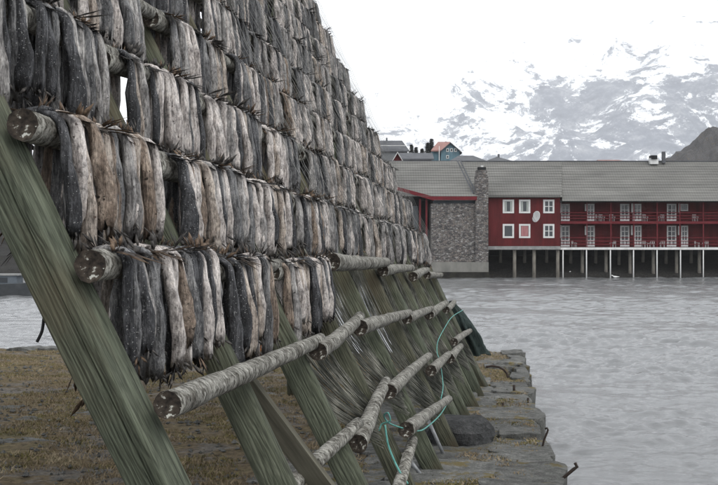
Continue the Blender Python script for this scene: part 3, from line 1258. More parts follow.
def build_rest():
    allv, allf, allm = [], [], []
    base = 0
    mats = FISHM + ['fin_dark', 'fin_brown']
    for f in FISH:
        if f.get('single'):
            continue
        # hidden back layer far away can be thinned
        if f['side'] < 0 and f['y'] > 16 and f['fin'] < 0.35:
            continue
        mw = np.array(fish_matrix(f))
        body, tail, fin, _ = VAR[f['var']]
        fi = 7 if f['fin'] < 0.25 else 6
        for part, mm in ((body, None), (tail, fi), (fin, fi)):
            v = part[0] @ mw[:3, :3].T + mw[:3, 3]
            allv.append(v)
            for face, m in zip(part[1], part[2]):
                allf.append(tuple(i + base for i in face))
                allm.append(mm if mm is not None else (f['mi'] if m == 0 else 6))
            base += len(v)
    me = bpy.data.meshes.new('hanging_fish')
    me.from_pydata(np.concatenate(allv).tolist(), [], allf)
    for m in mats:
        me.materials.append(MATS[m])
    me.polygons.foreach_set('material_index', allm)
    me.polygons.foreach_set('use_smooth', [True] * len(allf))
    o = bpy.data.objects.new('hanging_fish', me)
    place(o, Matrix.Identity(4))
    tag(o, 'dense mass of grey dried fish on the upper and farther rails', 'fish', kind='stuff')


build_rest()


# ------------------------------------------------------------------ nets
def strands(paths, rad, name, mat, label, cat, group=None):
    m = MB()
    for p in paths:
        m.tube(p, rad, 3, cap=False)
    o = m.build(name, mat)
    return tag(o, label, cat, group)


bay_lab = ['between the third and fourth legs', 'in the widest bare bay', 'behind the middle bare rails',
           'left of the turquoise rope', 'behind the turquoise rope', 'three bays from the far end',
           'two bays from the far end', 'in the last bay']
for bi, k in enumerate(range(2, 10)):
    ya, yb = FRAMES[k], FRAMES[k + 1]
    dY = yb - ya
    paths = []
    n = 100
    low = -1.25 if k < 4 else -1.7
    for s in range(n):
        q = (s + random.random()) / n
        y_s = ya - 0.12 + 0.55 * dY * q
        y_e = ya + dY * (0.62 + 0.22 * q) + random.gauss(0, 0.04)
        t0 = 2.0
        t1 = low + 0.35 * q + random.gauss(0, 0.08)
        sag = 0.12 + 0.34 * (1 - q) + random.gauss(0, 0.03)
        f1, f2 = random.uniform(2, 5), random.uniform(0, 6.28)
        pts = []
        for j in range(15):
            u = j / 14
            a = u * math.pi / 2
            tier = t0 + (t1 - t0) * u ** 0.9 - 0.12 * math.sin(u * math.pi) * u
            yy = y_s + (y_e - y_s) * u ** 2.3 + 0.03 * math.sin(u * f1 + f2)
            p = rail_pt(tier, yy) + NOUT * (-0.075 - sag * math.sin(u * math.pi) * 0.7 * min(1.0, abs(yy - ya) / 0.45) + 0.015 * math.sin(u * f1 * 2 + f2))
            if p.z < ground_z(p.x, p.y) + 0.01 + 0.2 * random.random():
                break
            pts.append(p)
        paths.append(pts)
    strands(paths, 0.0048, 'fishing_net', 'net_twine', 'grey brown net strands hanging in a curve ' + bay_lab[bi], 'net', 'nets draped over the lower rack')

# bird net stretched over the fish
paths = []
y = 13.0
while y < 27.0:
    pts = []
    yy = y
    tt = 9.6
    while tt > 1.4:
        fr = tt - math.floor(tt)
        pts.append(rail_pt(tt, yy + random.uniform(-.03, .03)) + NOUT * (0.19 - 0.05 * math.sin(fr * math.pi)))
        tt -= 0.5
        yy += random.uniform(-.03, .03)
    paths.append(pts)
    y += random.uniform(0.2, 0.45)
strands(paths, 0.0032, 'bird_net', 'bird_twine', 'thin grey bird net stretched over the farther half of the hanging fish', 'net')

# dark green net bunched round the last leg
m = MB()
pA, pB = rail_pt(0.1, 26.9) - NOUT * 0.05, rail_pt(-1.55, 27.0) - NOUT * 0.02
V, F = [], []
for j in range(25):
    u = j / 24
    c = pA.lerp(pB, u)
    rad = 0.06 + 0.24 * math.sin(min(1, u * 1.25) * math.pi * 0.6) ** 1.3
    for k in range(36):
        a = 2 * math.pi * k / 36
        rr = rad * (0.85 + 0.35 * mnoise.noise(Vector((math.cos(a) * 2.5, math.sin(a) * 2.5, u * 2.4))) + 0.16 * math.sin(a * 8 + 2 * u) * (0.4 + u) + 0.1 * mnoise.noise(Vector((math.cos(a) * 7, math.sin(a) * 7, u * 9))))
        V.append(c + Vector((rr * math.cos(a), rr * 0.8 * math.sin(a), 0.03 * math.sin(a * 3 + u * 4))))
for j in range(24):
    for k in range(36):
        a, b_ = j * 36 + k, j * 36 + (k + 1) % 36
        F.append((a, a + 36, b_ + 36, b_))
F.append(tuple(range(35, -1, -1)))
F.append(tuple(24 * 36 + k for k in range(36)))
m.add(V, F)
tag(m.build('net_bundle', 'green_net', smooth=True), 'dark green net bunched up on the last leg of the rack', 'net')


def rope(name, pts, rad, mat, label, cat, sub=6, sides=6):
    """smooth rope through the points (Catmull-Rom)"""
    P = [Vector(p) for p in pts]
    P = [P[0] * 2 - P[1]] + P + [P[-1] * 2 - P[-2]]
    out = []
    for i in range(1, len(P) - 2):
        for s in range(sub):
            t = s / sub
            a, b_, c, d = P[i - 1], P[i], P[i + 1], P[i + 2]
            out.append(0.5 * ((2 * b_) + (c - a) * t + (2 * a - 5 * b_ + 4 * c - d) * t * t + (3 * b_ - a - 3 * c + d) * t ** 3))
    out.append(P[-2])
    return tag(MB().tube(out, rad, sides).build(name, mat, smooth=True), label, cat)


rope('rope', [at(463, 310, 23.8), at(452, 317, 22.0), at(444, 329, 20.9), at(438, 341, 20.1), at(437, 352, 19.6), at(440, 362, 19.2), at(443, 385, 17.6), at(441, 399, 17.0)],
     0.007, 'teal_rope', 'turquoise rope hanging down in front of the far legs', 'rope')
rope('rope', [at(448, 402, 17.0), at(440, 415, 15.6), at(427, 427, 14.0), at(418, 431, 12.9), at(402, 428, 12.5), at(389, 423, 12.3), at(384, 416, 12.2), at(388, 413, 12.15), at(390, 421, 12.15), at(382, 424, 12.2), at(379, 431, 12.2)],
     0.0085, 'teal_rope', 'turquoise rope slung between the lowest rail and a tangled knot', 'rope')
rope('rope', [at(385, 425, 12.1), at(388, 444, 12.05), at(394, 460, 12.0), at(401, 474, 11.9), at(408, 484, 11.85)],
     0.011, 'teal_rope', 'thin turquoise rope end trailing down from the tangled knot', 'rope')
rope('rope', [at(58, 300, 6.32), at(47, 306, 6.3), at(44, 318, 6.3), at(42, 331, 6.3), at(37, 342, 6.3)],
     0.009, 'black_rope', 'black frayed rope end dangling beside the leftmost leg', 'rope')
rope('rope', [at(58, 302, 6.36), at(48, 309, 6.36), at(47, 318, 6.36), at(51, 326, 6.36)],
     0.005, 'black_rope', 'short thin black cord curling beside the leftmost leg', 'rope')

# ------------------------------------------------------------------ odd things on the quay
# metal rods leaning against the legs
for (ax, ay, bx, by, Y, lab) in [(430, 424, 445, 458, 16.6, 'grey metal rod leaning on a leg left of the boulder'),
                                 (450, 389, 462, 416, 21.5, 'grey metal rod slanting down just behind the boulder'),
                                 (458, 375, 466, 402, 23.5, 'grey metal rod nearest the far end of the rack'),
                                 (412, 463, 423, 478, 14.6, 'grey metal rod at the bottom of the picture beside the lowest rail')]:
    b_ = ground_at(bx, by)
    Yr = b_.y
    a = at(ax, ay, Yr)
    tag(MB().tube([a - (b_ - a) * 0.25, b_ + (b_ - a) * 0.06], 0.024, 8).build('metal_rod', 'galv_rod', smooth=True), lab, 'rod', 'metal rods at the rack legs')

# boulders
def boulder(px, py, w, d, h, seed, label, mat='boulder_stone'):
    p = ground_at(px, py)
    V, F = [], []
    nu, nv = 20, 11
    for j in range(nv + 1):
        th = math.pi * j / nv
        for i in range(nu):
            ph = 2 * math.pi * i / nu
            q = Vector((math.sin(th) * math.cos(ph), math.sin(th) * math.sin(ph), math.cos(th)))
            q2 = Vector([math.copysign(abs(c) ** 0.8, c) for c in q])
            n = 1 + 0.22 * mnoise.noise(q * 1.3 + Vector((seed, 0, 0))) + 0.09 * mnoise.noise(q * 4 + Vector((0, seed, 0)))
            V.append((q2.x * w * n, q2.y * d * n, q2.z * h * n))
    for j in range(nv):
        for i in range(nu):
            a, b_ = j * nu + i, j * nu + (i + 1) % nu
            F.append((a, a + nu, b_ + nu, b_))
    me = MB().add(V, F).mesh('boulder', mat, smooth=False)
    o = local_mesh('boulder', me, Matrix.Translation((p.x, p.y + d, ground_z(p.x, p.y) + h * 0.75)) @ Matrix.Rotation(-0.15, 4, 'Z'))
    return tag(o, label, 'boulder')


boulder(462, 450, 0.5, 0.5, 0.24, 5, 'large dark boulder lying on the quay beside the rack legs')
boulder(483, 444, 0.13, 0.14, 0.11, 9, 'small black rock in front of the large dark boulder')
boulder(470, 440, 0.06, 0.07, 0.05, 12, 'small grey stone between the boulder and the black rock', 'quay_stone')
boulder(510, 368, 0.4, 0.3, 0.09, 14, 'pale flat stone on the turf at the far quay corner', 'quay_stone')


def bent_iron(pts, rad, label):
    m = MB().tube(pts, rad, 6)
    return tag(m.build('mooring_iron', 'rusty_iron', smooth=True), label, 'iron bar', 'rusty irons along the quay edge')


def iron_pix(base, rel, rad, label):
    b_ = ground_at(*base)
    b_ = Vector((b_.x, b_.y, b_.z - 0.12))
    pts = [b_]
    p0 = ground_at(*base)
    for (dx, dy) in rel:
        pts.append(at(base[0] + dx, base[1] + dy, p0.y))
    return bent_iron(pts, rad, label)


iron_pix((542, 449), [(0, 0), (2, -9), (5, -16), (6, -19), (5, -21), (3, -20)], 0.016, 'rusty iron hook with a curled tip on the quay edge')
iron_pix((561, 480), [(0, 0), (7, -6), (13, -11), (16, -13), (14, -17)], 0.022, 'bent iron spike sticking out over the water at the bottom')
iron_pix((508, 379), [(0, 0), (-1, -5), (-4, -9), (-9, -12), (-16, -13), (-22, -12)], 0.028, 'long rusty iron bar bent over in an arch')
iron_pix((514, 393), [(0, 0), (0, -4), (0, -8)], 0.03, 'short upright iron peg in front of the arched bar')
iron_pix((528, 403), [(0, 0), (0, -5)], 0.026, 'short iron peg close to the water edge')
iron_pix((503, 407), [(0, 0), (0, -4)], 0.026, 'stubby iron peg in the middle of the stone quay')
iron_pix((472, 351), [(0, 0), (0, -6), (1, -13)], 0.018, 'thin iron stake at the far corner beside the net bundle')


# pallets seen under the fish
def pallet(cx, cy, z, rz, label):
    root = empty('wooden_pallet', (cx, cy, z), label, 'pallet', 'pallets stacked behind the rack')
    Rm = Matrix.Translation((cx, cy, z)) @ Matrix.Rotation(rz, 4, 'Z')
    def piece(nm, a, b_):
        m = MB().box(a, b_)
        m.v = [tuple(Rm @ Vector(v)) for v in m.v]
        m.build(nm, 'pallet_wood', root)
    for i in range(3):
        piece('bottom_board', (-.6, -.4 + i * .35, 0), (.6, -.3 + i * .35, .022))
    for i in range(3):
        for j in range(3):
            piece('block', (-.6 + i * .525, -.39 + j * .35, .0225), (-.45 + i * .525, -.31 + j * .35, .122))
    for i in range(7):
        piece('top_board', (-.6, -.4 + i * .117, .1225), (.6, -.31 + i * .117, .145))


pb = ground_at(273, 356)
gz = ground_z(pb.x, pb.y) + 0.03
for i in range(7):
    pallet(pb.x + 0.04 * (i % 2), pb.y + 0.3, gz + i * 0.1465, 0.12 + 0.05 * (i % 3), ['bottom', 'second lowest', 'third lowest', 'middle', 'third highest', 'second highest', 'topmost'][i] + ' reddish wooden pallet of the stack under the fish')

# pale stake behind the leftmost leg
sb = ground_at(143, 392)
st = at(141, 290, sb.y)
tag(MB().tube([sb - Vector((0, 0, .1)), sb.lerp(st, .5) + Vector((.02, 0, 0)), st], [.07, .065, .06], 8).build('wooden_stake', 'pale_wood', smooth=True),
    'pale bare wooden stake standing behind the leftmost leg', 'stake')

# a single fish hanging low behind the leftmost leg
f0 = at(86, 372, 7.6)
fm_ = Matrix.Translation(f0) @ Matrix.Rotation(0.4, 4, 'Z') @ Matrix.Diagonal((0.8, 0.8, 0.42, 1))
o = local_mesh('dried_fish', VB[3], fm_)
o.material_slots[0].link = 'OBJECT'
o.material_slots[0].material = MATS['fish_pale']
tag(o, 'pale dried fish dangling low on a cord beside the leftmost leg', 'fish')
q = local_mesh('collar_fin', VF[3], fm_, o)
cord_top = rail_pt(1, 7.6) - NOUT * 0.35
m = MB().tube([f0 + Vector((0.03, 0, 0.06)), cord_top.lerp(f0, .5), cord_top + Vector((0, 0, 0.0))], 0.005, 4)
m.build('hanging_cord', 'black_rope', o)

# ------------------------------------------------------------------ far shore: land, rock bank
def heightfield(name, x0, x1, y0, y1, nx, ny, fn, mat, label, cat, kind='structure', smooth=True, attr=None):
    V, F = [], []
    for j in range(ny + 1):
        for i in range(nx + 1):
            x, y = x0 + (x1 - x0) * i / nx, y0 + (y1 - y0) * j / ny
            V.append((x, y, fn(x, y)))
    for j in range(ny):
        for i in range(nx):
            a = j * (nx + 1) + i
            F.append((a, a + 1, a + nx + 2, a + nx + 1))
    me = bpy.data.meshes.new(name)
    me.from_pydata(V, [], F)
    me.polygons.foreach_set('use_smooth', [smooth] * len(F))
    me.materials.append(MATS[mat])
    if attr:
        at_ = me.attributes.new('rockiness', 'FLOAT', 'POINT')
        at_.data.foreach_set('value', [attr(*v) for v in V])
    o = bpy.data.objects.new(name, me)
    place(o, Matrix.Identity(4))
    return tag(o, label, cat, kind=kind)


def shore_fn(x, y):
    base = np.interp(y, [140.6, 141.6, 143.6, 148, 160, 185, 200, 420], [-1.6, 0.1, 1.0, 2.4, 3, 12, 15.8, 17])
    return float(base) + 0.35 * fbm(x * 0.3, y * 0.3, 2, 4) * (1 if y < 160 else 2)


heightfield('shore', -190, 230, 140.6, 420, 300, 190, shore_fn, 'shore_rock', 'dark rocky shore across the harbour', 'shore', smooth=False)


def knoll_fn(x, y):
    h = float(np.interp(x, [58, 64, 70, 80, 95, 115, 190], [0, 8.5, 15.5, 21.5, 26, 28, 20])) * math.exp(-((y - 275) / 30) ** 2)
    return 7.5 + h + 2.6 * fbm(x * 0.09, y * 0.09, 4, 5) + 1.0 * fbm(x * 0.35, y * 0.35, 6, 4) - (0 if h > 3 else 4)


heightfield('rocky_hill', 58, 190, 235, 330, 190, 100, knoll_fn, 'knoll_rock', 'bare grey rocky hill behind the right end of the roof', 'hill', smooth=False)


# ------------------------------------------------------------------ mountain
def mount_fn(x, y):
    t = (y - 3000) / 4600
    ridge = 1500 * min(1.0, max(0, t)) ** 0.95
    n = 420 * fbm(x * 0.00055, y * 0.00055, 0.3, 6) + 110 * fbm(x * 0.003 + y * 0.0008, y * 0.0015, 2.2, 6)
    return max(-4, ridge + n * min(1, max(0, t * 3 + 0.15)))


def rockiness(x, y, z):
    """bare crags: lower slopes, thickest on the eastern shoulder"""
    w = np.interp(z, [100, 250, 420, 560, 700, 900, 1200], [0.02, 0.05, 0.055, 0.03, -0.02, -0.10, -0.2])
    b = np.interp(x / y, [-0.05, 0.034, 0.1, 0.15, 0.2, 0.25, 0.3, 0.45], [-0.15, -0.09, -0.05, -0.015, 0.03, 0.03, 0.02, -0.03])
    return float(w + b)


heightfield('mountain', -5200, 5200, 2900, 8400, 260, 170, mount_fn, 'snowy_rock', 'snow covered mountain side with bluish bare crags', 'mountain', attr=rockiness)

# ------------------------------------------------------------------ red wharf building
YB = 141.0
B = empty('wharf_building', (30, YB, 0), 'long red two storey wharf building on piles with grey roof and stone end', 'building')


def pbox(px0, py0, px1, py1, Y, depth, mbx=None):
    """box whose front face covers the pixel rectangle at distance Y"""
    a, b_ = at(px0, py0, Y), at(px1, py1, Y)
    return (mbx or MB()).box((a.x, Y, a.z), (b_.x, Y + depth, b_.z))


# walls
pbox(488.5, 196, 560.2, 246, YB, 9.0).build('wall', 'red_boards', B)
YR = YB + 2.4
a_, b__ = at(560.4, 201, YR), at(760, 248, YR)
MB().box((at(560.4, 0, YB).x, YR, at(0, 247, YB).z), (at(760, 0, YB).x, YR + 6.5, at(0, 199, YB).z)).build('wall', 'red_boards', B)
w1 = pbox(431, 203.5, 475.5, 262, YB - 0.6, 8.5).build('stone_wall', 'rubble_masonry', B)
w2 = MB()
pbox(475.6, 176, 488.3, 262.5, YB - 0.9, 1.6, w2)
pbox(476.5, 170, 487.5, 175.8, YB - 0.8, 1.4, w2)
w2.build('chimney', 'rubble_masonry', B)
pbox(478, 167, 486, 169.9, YB - 0.6, 0.9).build('chimney_cap', 'dark_interior', B)
pbox(481, 165.4, 483.4, 166.9, YB - 0.4, 0.35).build('chimney_pot', 'white_paint', B)
cb = MB()
pbox(426, 262.2, 488.6, 272, YB - 1.2, 9.5, cb)
cb.build('foundation', 'concrete', B)
pbox(425, 272.1, 489, 290, YB - 1.5, 9.5).build('footing', 'weed_black', B)
pbox(433, 200, 475, 203.3, YB + 0.2, 0.3).build('clerestory', 'slate_panel', B)
pbox(433, 199.2, 475.2, 200.4, YB - 0.3, 0.2).build('clerestory_sill', 'white_paint', B)
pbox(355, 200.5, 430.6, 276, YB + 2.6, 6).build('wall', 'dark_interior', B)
pbox(355, 262, 430, 285, YB - 0.4, 3).build('foundation', 'concrete', B)
for (x0, x1) in ((405, 411.5), (412.5, 418)):
    pbox(x0, 206, x1, 262, YB + 1.6, 0.2).build('panel', 'slate_panel', B)
for x in (403.5, 420, 426.5):
    pbox(x - 0.9, 199, x + 0.9, 262, YB - 0.2, 0.22).build('post', 'red_trim', B)
# fascia boards
m = MB()
m.prism([at(385, 183.5, YB - 1.0), at(385, 186.5, YB - 1.0), at(434, 200.6, YB - 1.0), at(434, 196.6, YB - 1.0)], (0, 0.18, 0))
m.build('fascia', 'red_trim', B)
pbox(434.1, 196.4, 477, 200, YB - 1.0, 0.18).build('fascia', 'red_trim', B)
pbox(488.4, 195.6, 560.6, 197.6, YB - 0.45, 0.18).build('fascia', 'dark_interior', B)
pbox(560.2, 200.2, 760, 202.2, YB - 0.55, 0.18).build('fascia', 'dark_interior', B)


# roofs in courses of tiles
def roof_slope(px0, px1, py_eave, Ye, py_ridge, Yr, n, px0r=None, px1r=None, bow=0.0):
    m = MB()
    e0, e1 = at(px0, py_eave, Ye), at(px1, py_eave, Ye)
    r0, r1 = at(px0r if px0r is not None else px0, py_ridge, Yr), at(px1r if px1r is not None else px1, py_ridge, Yr)
    nrm = (e1 - e0).cross(r0 - e0).normalized()
    if nrm.z < 0:
        nrm = -nrm
    for j in range(n):
        u0, u1 = j / n, (j + 1.12) / n
        a, b_ = e0.lerp(r0, u0) + nrm * 0.045, e1.lerp(r1, u0) + nrm * 0.045
        c, d = e1.lerp(r1, min(1, u1)) + nrm * 0.012, e0.lerp(r0, min(1, u1)) + nrm * 0.012
        m.prism([a, b_, c, d], -nrm * 0.06)
    return m


rf = roof_slope(478, 562, 197.2, YB - 0.55, 161.6, YB + 6.4, 14, 461)
rf.build('roof', 'grey_tiles', B)
rf = roof_slope(562.1, 762, 201.2, YB - 0.75, 161.6, YB + 6.4, 15)
rf.build('roof', 'grey_tiles', B)
rf = roof_slope(348, 477.6, 196.3, YB - 1.0, 160.8, YB + 6.4, 14, 348, 460.5)
rf.build('roof', 'grey_tiles', B)
# rear slope and ridge cap
m = MB()
rL, rR = at(340, 161.5, YB + 6.42), at(765, 161.5, YB + 6.42)
m.prism([rL, rR, rR + Vector((0, 8, -5)), rL + Vector((0, 8, -5))], (0, 0, -0.08))
m.build('rear_roof', 'roof_dark', B)
MB().box(rL + Vector((0, -0.15, -0.02)), rR + Vector((0, 0.2, 0.1))).build('ridge_cap', 'roof_dark', B)
# verge battens on the seam between the two roofs
for dx in (0, 3.0):
    e, r_ = at(476.5 - dx, 194.5, YB - 0.55), at(460.5 - dx, 162, YB + 6.3)
    e.z += 0.12
    r_.z += 0.12
    MB().tube([e, r_], 0.09, 4).build('verge', 'roof_dark', B)
# gable closing walls
m = MB()
m.prism([at(760, 200, YB), at(760, 0, YB) + Vector((0, 0, 0)) - Vector((0, 0, at(760, 0, YB).z - 3.2)), Vector((at(760, 0, YB).x, YB + 14, 3.2)), Vector((at(760, 0, YB).x, YB + 14, at(0, 200, YB).z)),
         Vector((at(760, 0, YB).x, YB + 6.4, at(0, 163, YB + 6.4).z))], (0.2, 0, 0))
m.build('gable', 'red_boards', B)
# floor beam, decks
pbox(488, 246.2, 560.4, 249.6, YB - 0.25, 9).build('floor_beam', 'grey_beam', B)
MB().box((at(560.6, 0, YB).x, YB + 0.25, at(0, 248.2, YB).z), (at(760, 0, YB).x, YB + 9, at(0, 249.4, YB).z)).build('deck', 'grey_beam', B)
pbox(560.6, 247.4, 760, 249.7, YB + 0.0, 0.22).build('deck_edge', 'white_paint', B)
MB().box((at(560.6, 0, YB).x, YB + 0.3, at(0, 221.8, YB).z), (at(760, 0, YB).x, YR - 0.01, at(0, 223.2, YB).z)).build('balcony_floor', 'red_trim', B)
pbox(560.6, 221.2, 760, 223.8, YB + 0.1, 0.16).build('balcony_edge', 'red_trim', B)
# railings
for (y0, yf) in ((212.6, 221.2), (237.6, 247.3)):
    m = MB()
    for f_ in (0.0, 0.36, 0.68):
        py = y0 + (yf - y0) * f_
        pbox(560.8, py - 0.32, 760, py + 0.32, YB + 0.12, 0.06, m)
    m.build('railing', 'red_trim', B)
for x in (587, 611, 634, 657.3, 680, 703.5, 727):
    w = 0.55 if x in (611, 657.3, 703.5) else 0.38
    pbox(x - w, 202.3, x + w, 247.3, YB + 0.13, 0.11).build('post', 'red_trim', B)
# piles
PZ = -1.8
for x in (514.9, 534.5, 558.2):
    a, b__ = at(x - 2, 249.7, YB), at(x + 2, 249.7, YB)
    MB().tube([(a.x + 0.22, YB + 0.25, PZ), (a.x + 0.22, YB + 0.25, a.z)], 0.21, 10).build('pile', 'pile_wood', B, True)
for x in (582.3, 606, 630, 653.3, 676.5, 699.3, 723):
    p = at(x, 249.6, YB + 1.4)
    MB().tube([(p.x, YB + 1.4, PZ), (p.x, YB + 1.4, at(0, 249.5, YB).z)], 0.2, 10).build('pile', 'pile_wood', B, True)
for i, x in enumerate((563, 586.5, 610.4, 633.5, 657, 680.5, 703.3, 727)):
    p = at(x, 249.8, YB + 0.1)
    MB().tube([(p.x, YB + 0.1, PZ + 0.6), (p.x, YB + 0.1, p.z)], 0.075, 8).build('deck_post', 'white_paint', B, True)
for x in (500, 524, 546, 570, 595, 618, 642, 665, 690):
    p = at(x, 249.8, YB + 5.0)
    MB().tube([(p.x, YB + 4.5, PZ), (p.x, YB + 4.5, at(0, 249.7, YB).z)], 0.2, 8).build('pile', 'pile_wood', B, True)
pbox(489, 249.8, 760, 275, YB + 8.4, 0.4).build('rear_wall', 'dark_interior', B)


def window(px0, py0, px1, py1, Y, cols, rows, fw=1.7, curtain=None, name='window'):
    a, b_ = at(px0, py1, Y), at(px1, py0, Y)
    k = Y / FPX
    f = fw * k
    x0, x1, z0, z1 = a.x, b_.x, a.z, b_.z
    m = MB()
    y0, y1 = Y - 0.06, Y + 0.05
    m.box((x0, y0, z0), (x0 + f, y1, z1)).box((x1 - f, y0, z0), (x1, y1, z1))
    m.box((x0 + f, y0, z0), (x1 - f, y1, z0 + f)).box((x0 + f, y0, z1 - f), (x1 - f, y1, z1))
    mt = 0.055
    for i in range(1, cols):
        xx = x0 + f + (x1 - x0 - 2 * f) * i / cols
        m.box((xx - mt, y0 + 0.02, z0 + f), (xx + mt, y1, z1 - f))
    for j in range(1, rows):
        zz = z0 + f + (z1 - z0 - 2 * f) * j / rows
        m.box((x0 + f, y0 + 0.024, zz - mt * 0.7), (x1 - f, y1 - 0.004, zz + mt * 0.7))
    wd = m.build(name, 'white_paint', B)
    MB().box((x0 + f, Y - 0.012, z0 + f), (x1 - f, Y - 0.004, z1 - f)).build('pane', 'window_glass', wd)
    if curtain:
        for (u0, u1) in ((0.0, 0.3), (0.72, 1.0)) if curtain != 'curtain_rose' else ((0.05, 0.95),):
            MB().box((x0 + f + (x1 - x0 - 2 * f) * u0, Y - 0.019, z0 + f * 1.1), (x0 + f + (x1 - x0 - 2 * f) * u1, Y - 0.0135, z1 - f * 1.1)).build('curtain', curtain, wd)
    return wd


for (x0, x1, cols) in ((502.7, 514, 1), (519, 530.3, 1), (543.2, 554.3, 2)):
    for (y0, y1, up) in ((199.6, 213.2, True), (224, 238, False)):
        cur = 'curtain_pale' if up and cols == 1 else ('curtain_rose' if (not up and x0 == 519) else None)
        window(x0, y0, x1, y1, YB, cols, 2 if cols == 2 else 1, 1.75, cur)
DOORS_UP = [(561.0, 569.6), (586.5, 594.3), (620.2, 629.3), (632.8, 641.2), (666.8, 676.2)]
DOORS_LO = [(560.8, 569.6), (586.2, 594.6), (620.2, 629.3), (634.2, 641.4), (666.8, 676.2), (681, 688)]
kk = YR / YB


def shift(px):        # keep the bearing on the recessed wall
    return px


for (x0, x1) in DOORS_UP:
    window(x0, 203.8, x1, 221.0, YR, 2, 3, 1.3, name='balcony_door')
for (x0, x1) in DOORS_LO:
    window(x0, 225.6, x1, 246.2, YR, 2, 4, 1.3, name='balcony_door')
window(680.2, 203.8, 688, 211, YR, 1, 1, 1.0)
# white shutters beside the doors
for (x, y0, y1) in ((560.1, 203, 213), (585.2, 204, 211), (631.5, 203.5, 213), (678.8, 203.5, 213), (559.9, 225, 238), (585.0, 226, 235), (631.2, 225.5, 235), (678.4, 226, 235)):
    pbox(x, y0, x + 1.5, y1, YR - 0.35, 0.3).build('shutter', 'white_paint', B)
# white balustrade panels in front of the doors
for lst, (y0, y1) in ((DOORS_UP, (215.6, 221)), (DOORS_LO, (240.2, 246.9))):
    for (x0, x1) in lst:
        m = MB()
        n = 6
        for i in range(n):
            xx = x0 + 0.4 + (x1 - x0 - 0.8) * i / (n - 1)
            pbox(xx - 0.28, y0 + 0.7, xx + 0.28, y1, YB + 0.2, 0.03, m)
        pbox(x0, y0, x1, y0 + 0.6, YB + 0.19, 0.05, m)
        pbox(x0, y1 - 1.4, x1, y1 - 0.6, YB + 0.185, 0.06, m)
        m.build('balustrade', 'white_plastic', B)
# roof vent and stack
m = MB()
pbox(650.3, 158, 658.5, 164, YB + 5.4, 1.0, m)
m.build('roof_vent', 'white_paint', B)
pbox(651.5, 155.2, 657.4, 159, YB + 5.2, 1.3).build('vent_hood', 'dark_interior', B)
pbox(662.4, 151.5, 665.6, 163, YB + 5.6, 0.4).build('flue', 'roof_dark', B)

# satellite dish
def dish(px, py, label):
    root = empty('satellite_dish', at(px, py, YB), label, 'satellite dish')
    c = at(px, py, YB - 0.45)
    V, F = [], []
    ax = Vector((-0.82, -0.52, 0.2)).normalized()
    u = ax.cross(Vector((0, 0, 1))).normalized()
    w = u.cross(ax)
    for j in range(6):
        r = 0.68 * j / 5
        for k in range(20):
            a = 2 * math.pi * k / 20
            V.append(c + u * r * math.cos(a) + w * r * math.sin(a) + ax * (0.32 * (r / 0.68) ** 2 * 0.4))
    for j in range(5):
        for k in range(20):
            a, b_ = j * 20 + k, j * 20 + (k + 1) % 20
            F.append((a, b_, b_ + 20, a + 20))
    nV = len(V)
    V += [v - ax * 0.03 for v in V]
    F += [tuple(reversed([i + nV for i in f])) for f in F]
    F += [(100 + k, 100 + (k + 1) % 20, nV + 100 + (k + 1) % 20, nV + 100 + k) for k in range(20)]
    MB().add(V, F).build('reflector', 'white_paint', root, True)
    MB().tube([c, at(px, py + 1, YB + 0.02)], 0.05, 6).build('bracket', 'galv_rod', root)
    MB().tube([c - w * 0.6, c + ax * 0.6 - w * 0.1], 0.025, 5).build('feed_arm', 'galv_rod', root)


dish(536.8, 216.8, 'white oval satellite dish on the red wall between the windows')


# balcony chairs
def chair(px, floor_py, Y, rz, label):
    p = at(px, floor_py, YB)
    x, z = p.x * Y / YB, p.z
    root = empty('plastic_chair', (x, Y, z), label, 'chair', 'white chairs on the balconies')
    M_ = Matrix.Translation((x, Y, z)) @ Matrix.Rotation(rz, 4, 'Z')
    def pc(nm, boxes):
        m = MB()
        for (a, b_) in boxes:
            m.box(a, b_)
        m.v = [tuple(M_ @ Vector(v)) for v in m.v]
        m.build(nm, 'white_plastic', root)
    pc('seat', [((-.24, -.24, .42), (.24, .24, .46))])
    pc('backrest', [((-.24, .2, .462), (.24, .245, .52)), ((-.24, .2, .8), (.24, .245, .88)), ((-.24, .2, .52), (-.17, .245, .8)), ((.17, .2, .52), (.24, .245, .8)), ((-.05, .2, .52), (.05, .245, .8))])
    for sx in (-1, 1):
        for sy in (-1, 1):
            pc('leg', [((sx * .21 - .03, sy * .21 - .03, 0.0), (sx * .21 + .03, sy * .21 + .03, .42))])
        pc('armrest', [((sx * .26 - .03, -.24, .6), (sx * .26 + .03, .2, .64)), ((sx * .26 - .03, -.24, .46), (sx * .26 + .03, -.19, .6))])


UPF, LOF = 221.75, 248.15
CH = [(598, UPF, 'upper balcony chair, left one of the pair left of a thin post'), (601.5, UPF, 'upper balcony chair, right one of the pair left of a thin post'),
      (612, UPF, 'lone white upper balcony chair left of the twin doors'), (644.8, UPF, 'white upper balcony chair just right of the twin doors'),
      (661.3, UPF, 'white upper balcony chair just left of the third door'), (695, UPF, 'rightmost white chair on the upper balcony'),
      (574, LOF, 'leftmost white chair on the lower deck'), (613, LOF, 'lone white chair on the lower deck left of the twin doors'),
      (645, LOF, 'white lower deck chair just right of the twin doors'), (652, LOF, 'second white lower deck chair right of the twin doors'),
      (662.5, LOF, 'white lower deck chair just left of the third door pair'), (697, LOF, 'white lower deck chair near the right edge of the picture'),
      (705.5, LOF, 'rightmost white chair on the lower deck')]
for i, (px, fy, lab) in enumerate(CH):
    chair(px, fy, YB + 1.1, random.uniform(-1.2, 1.2), lab)


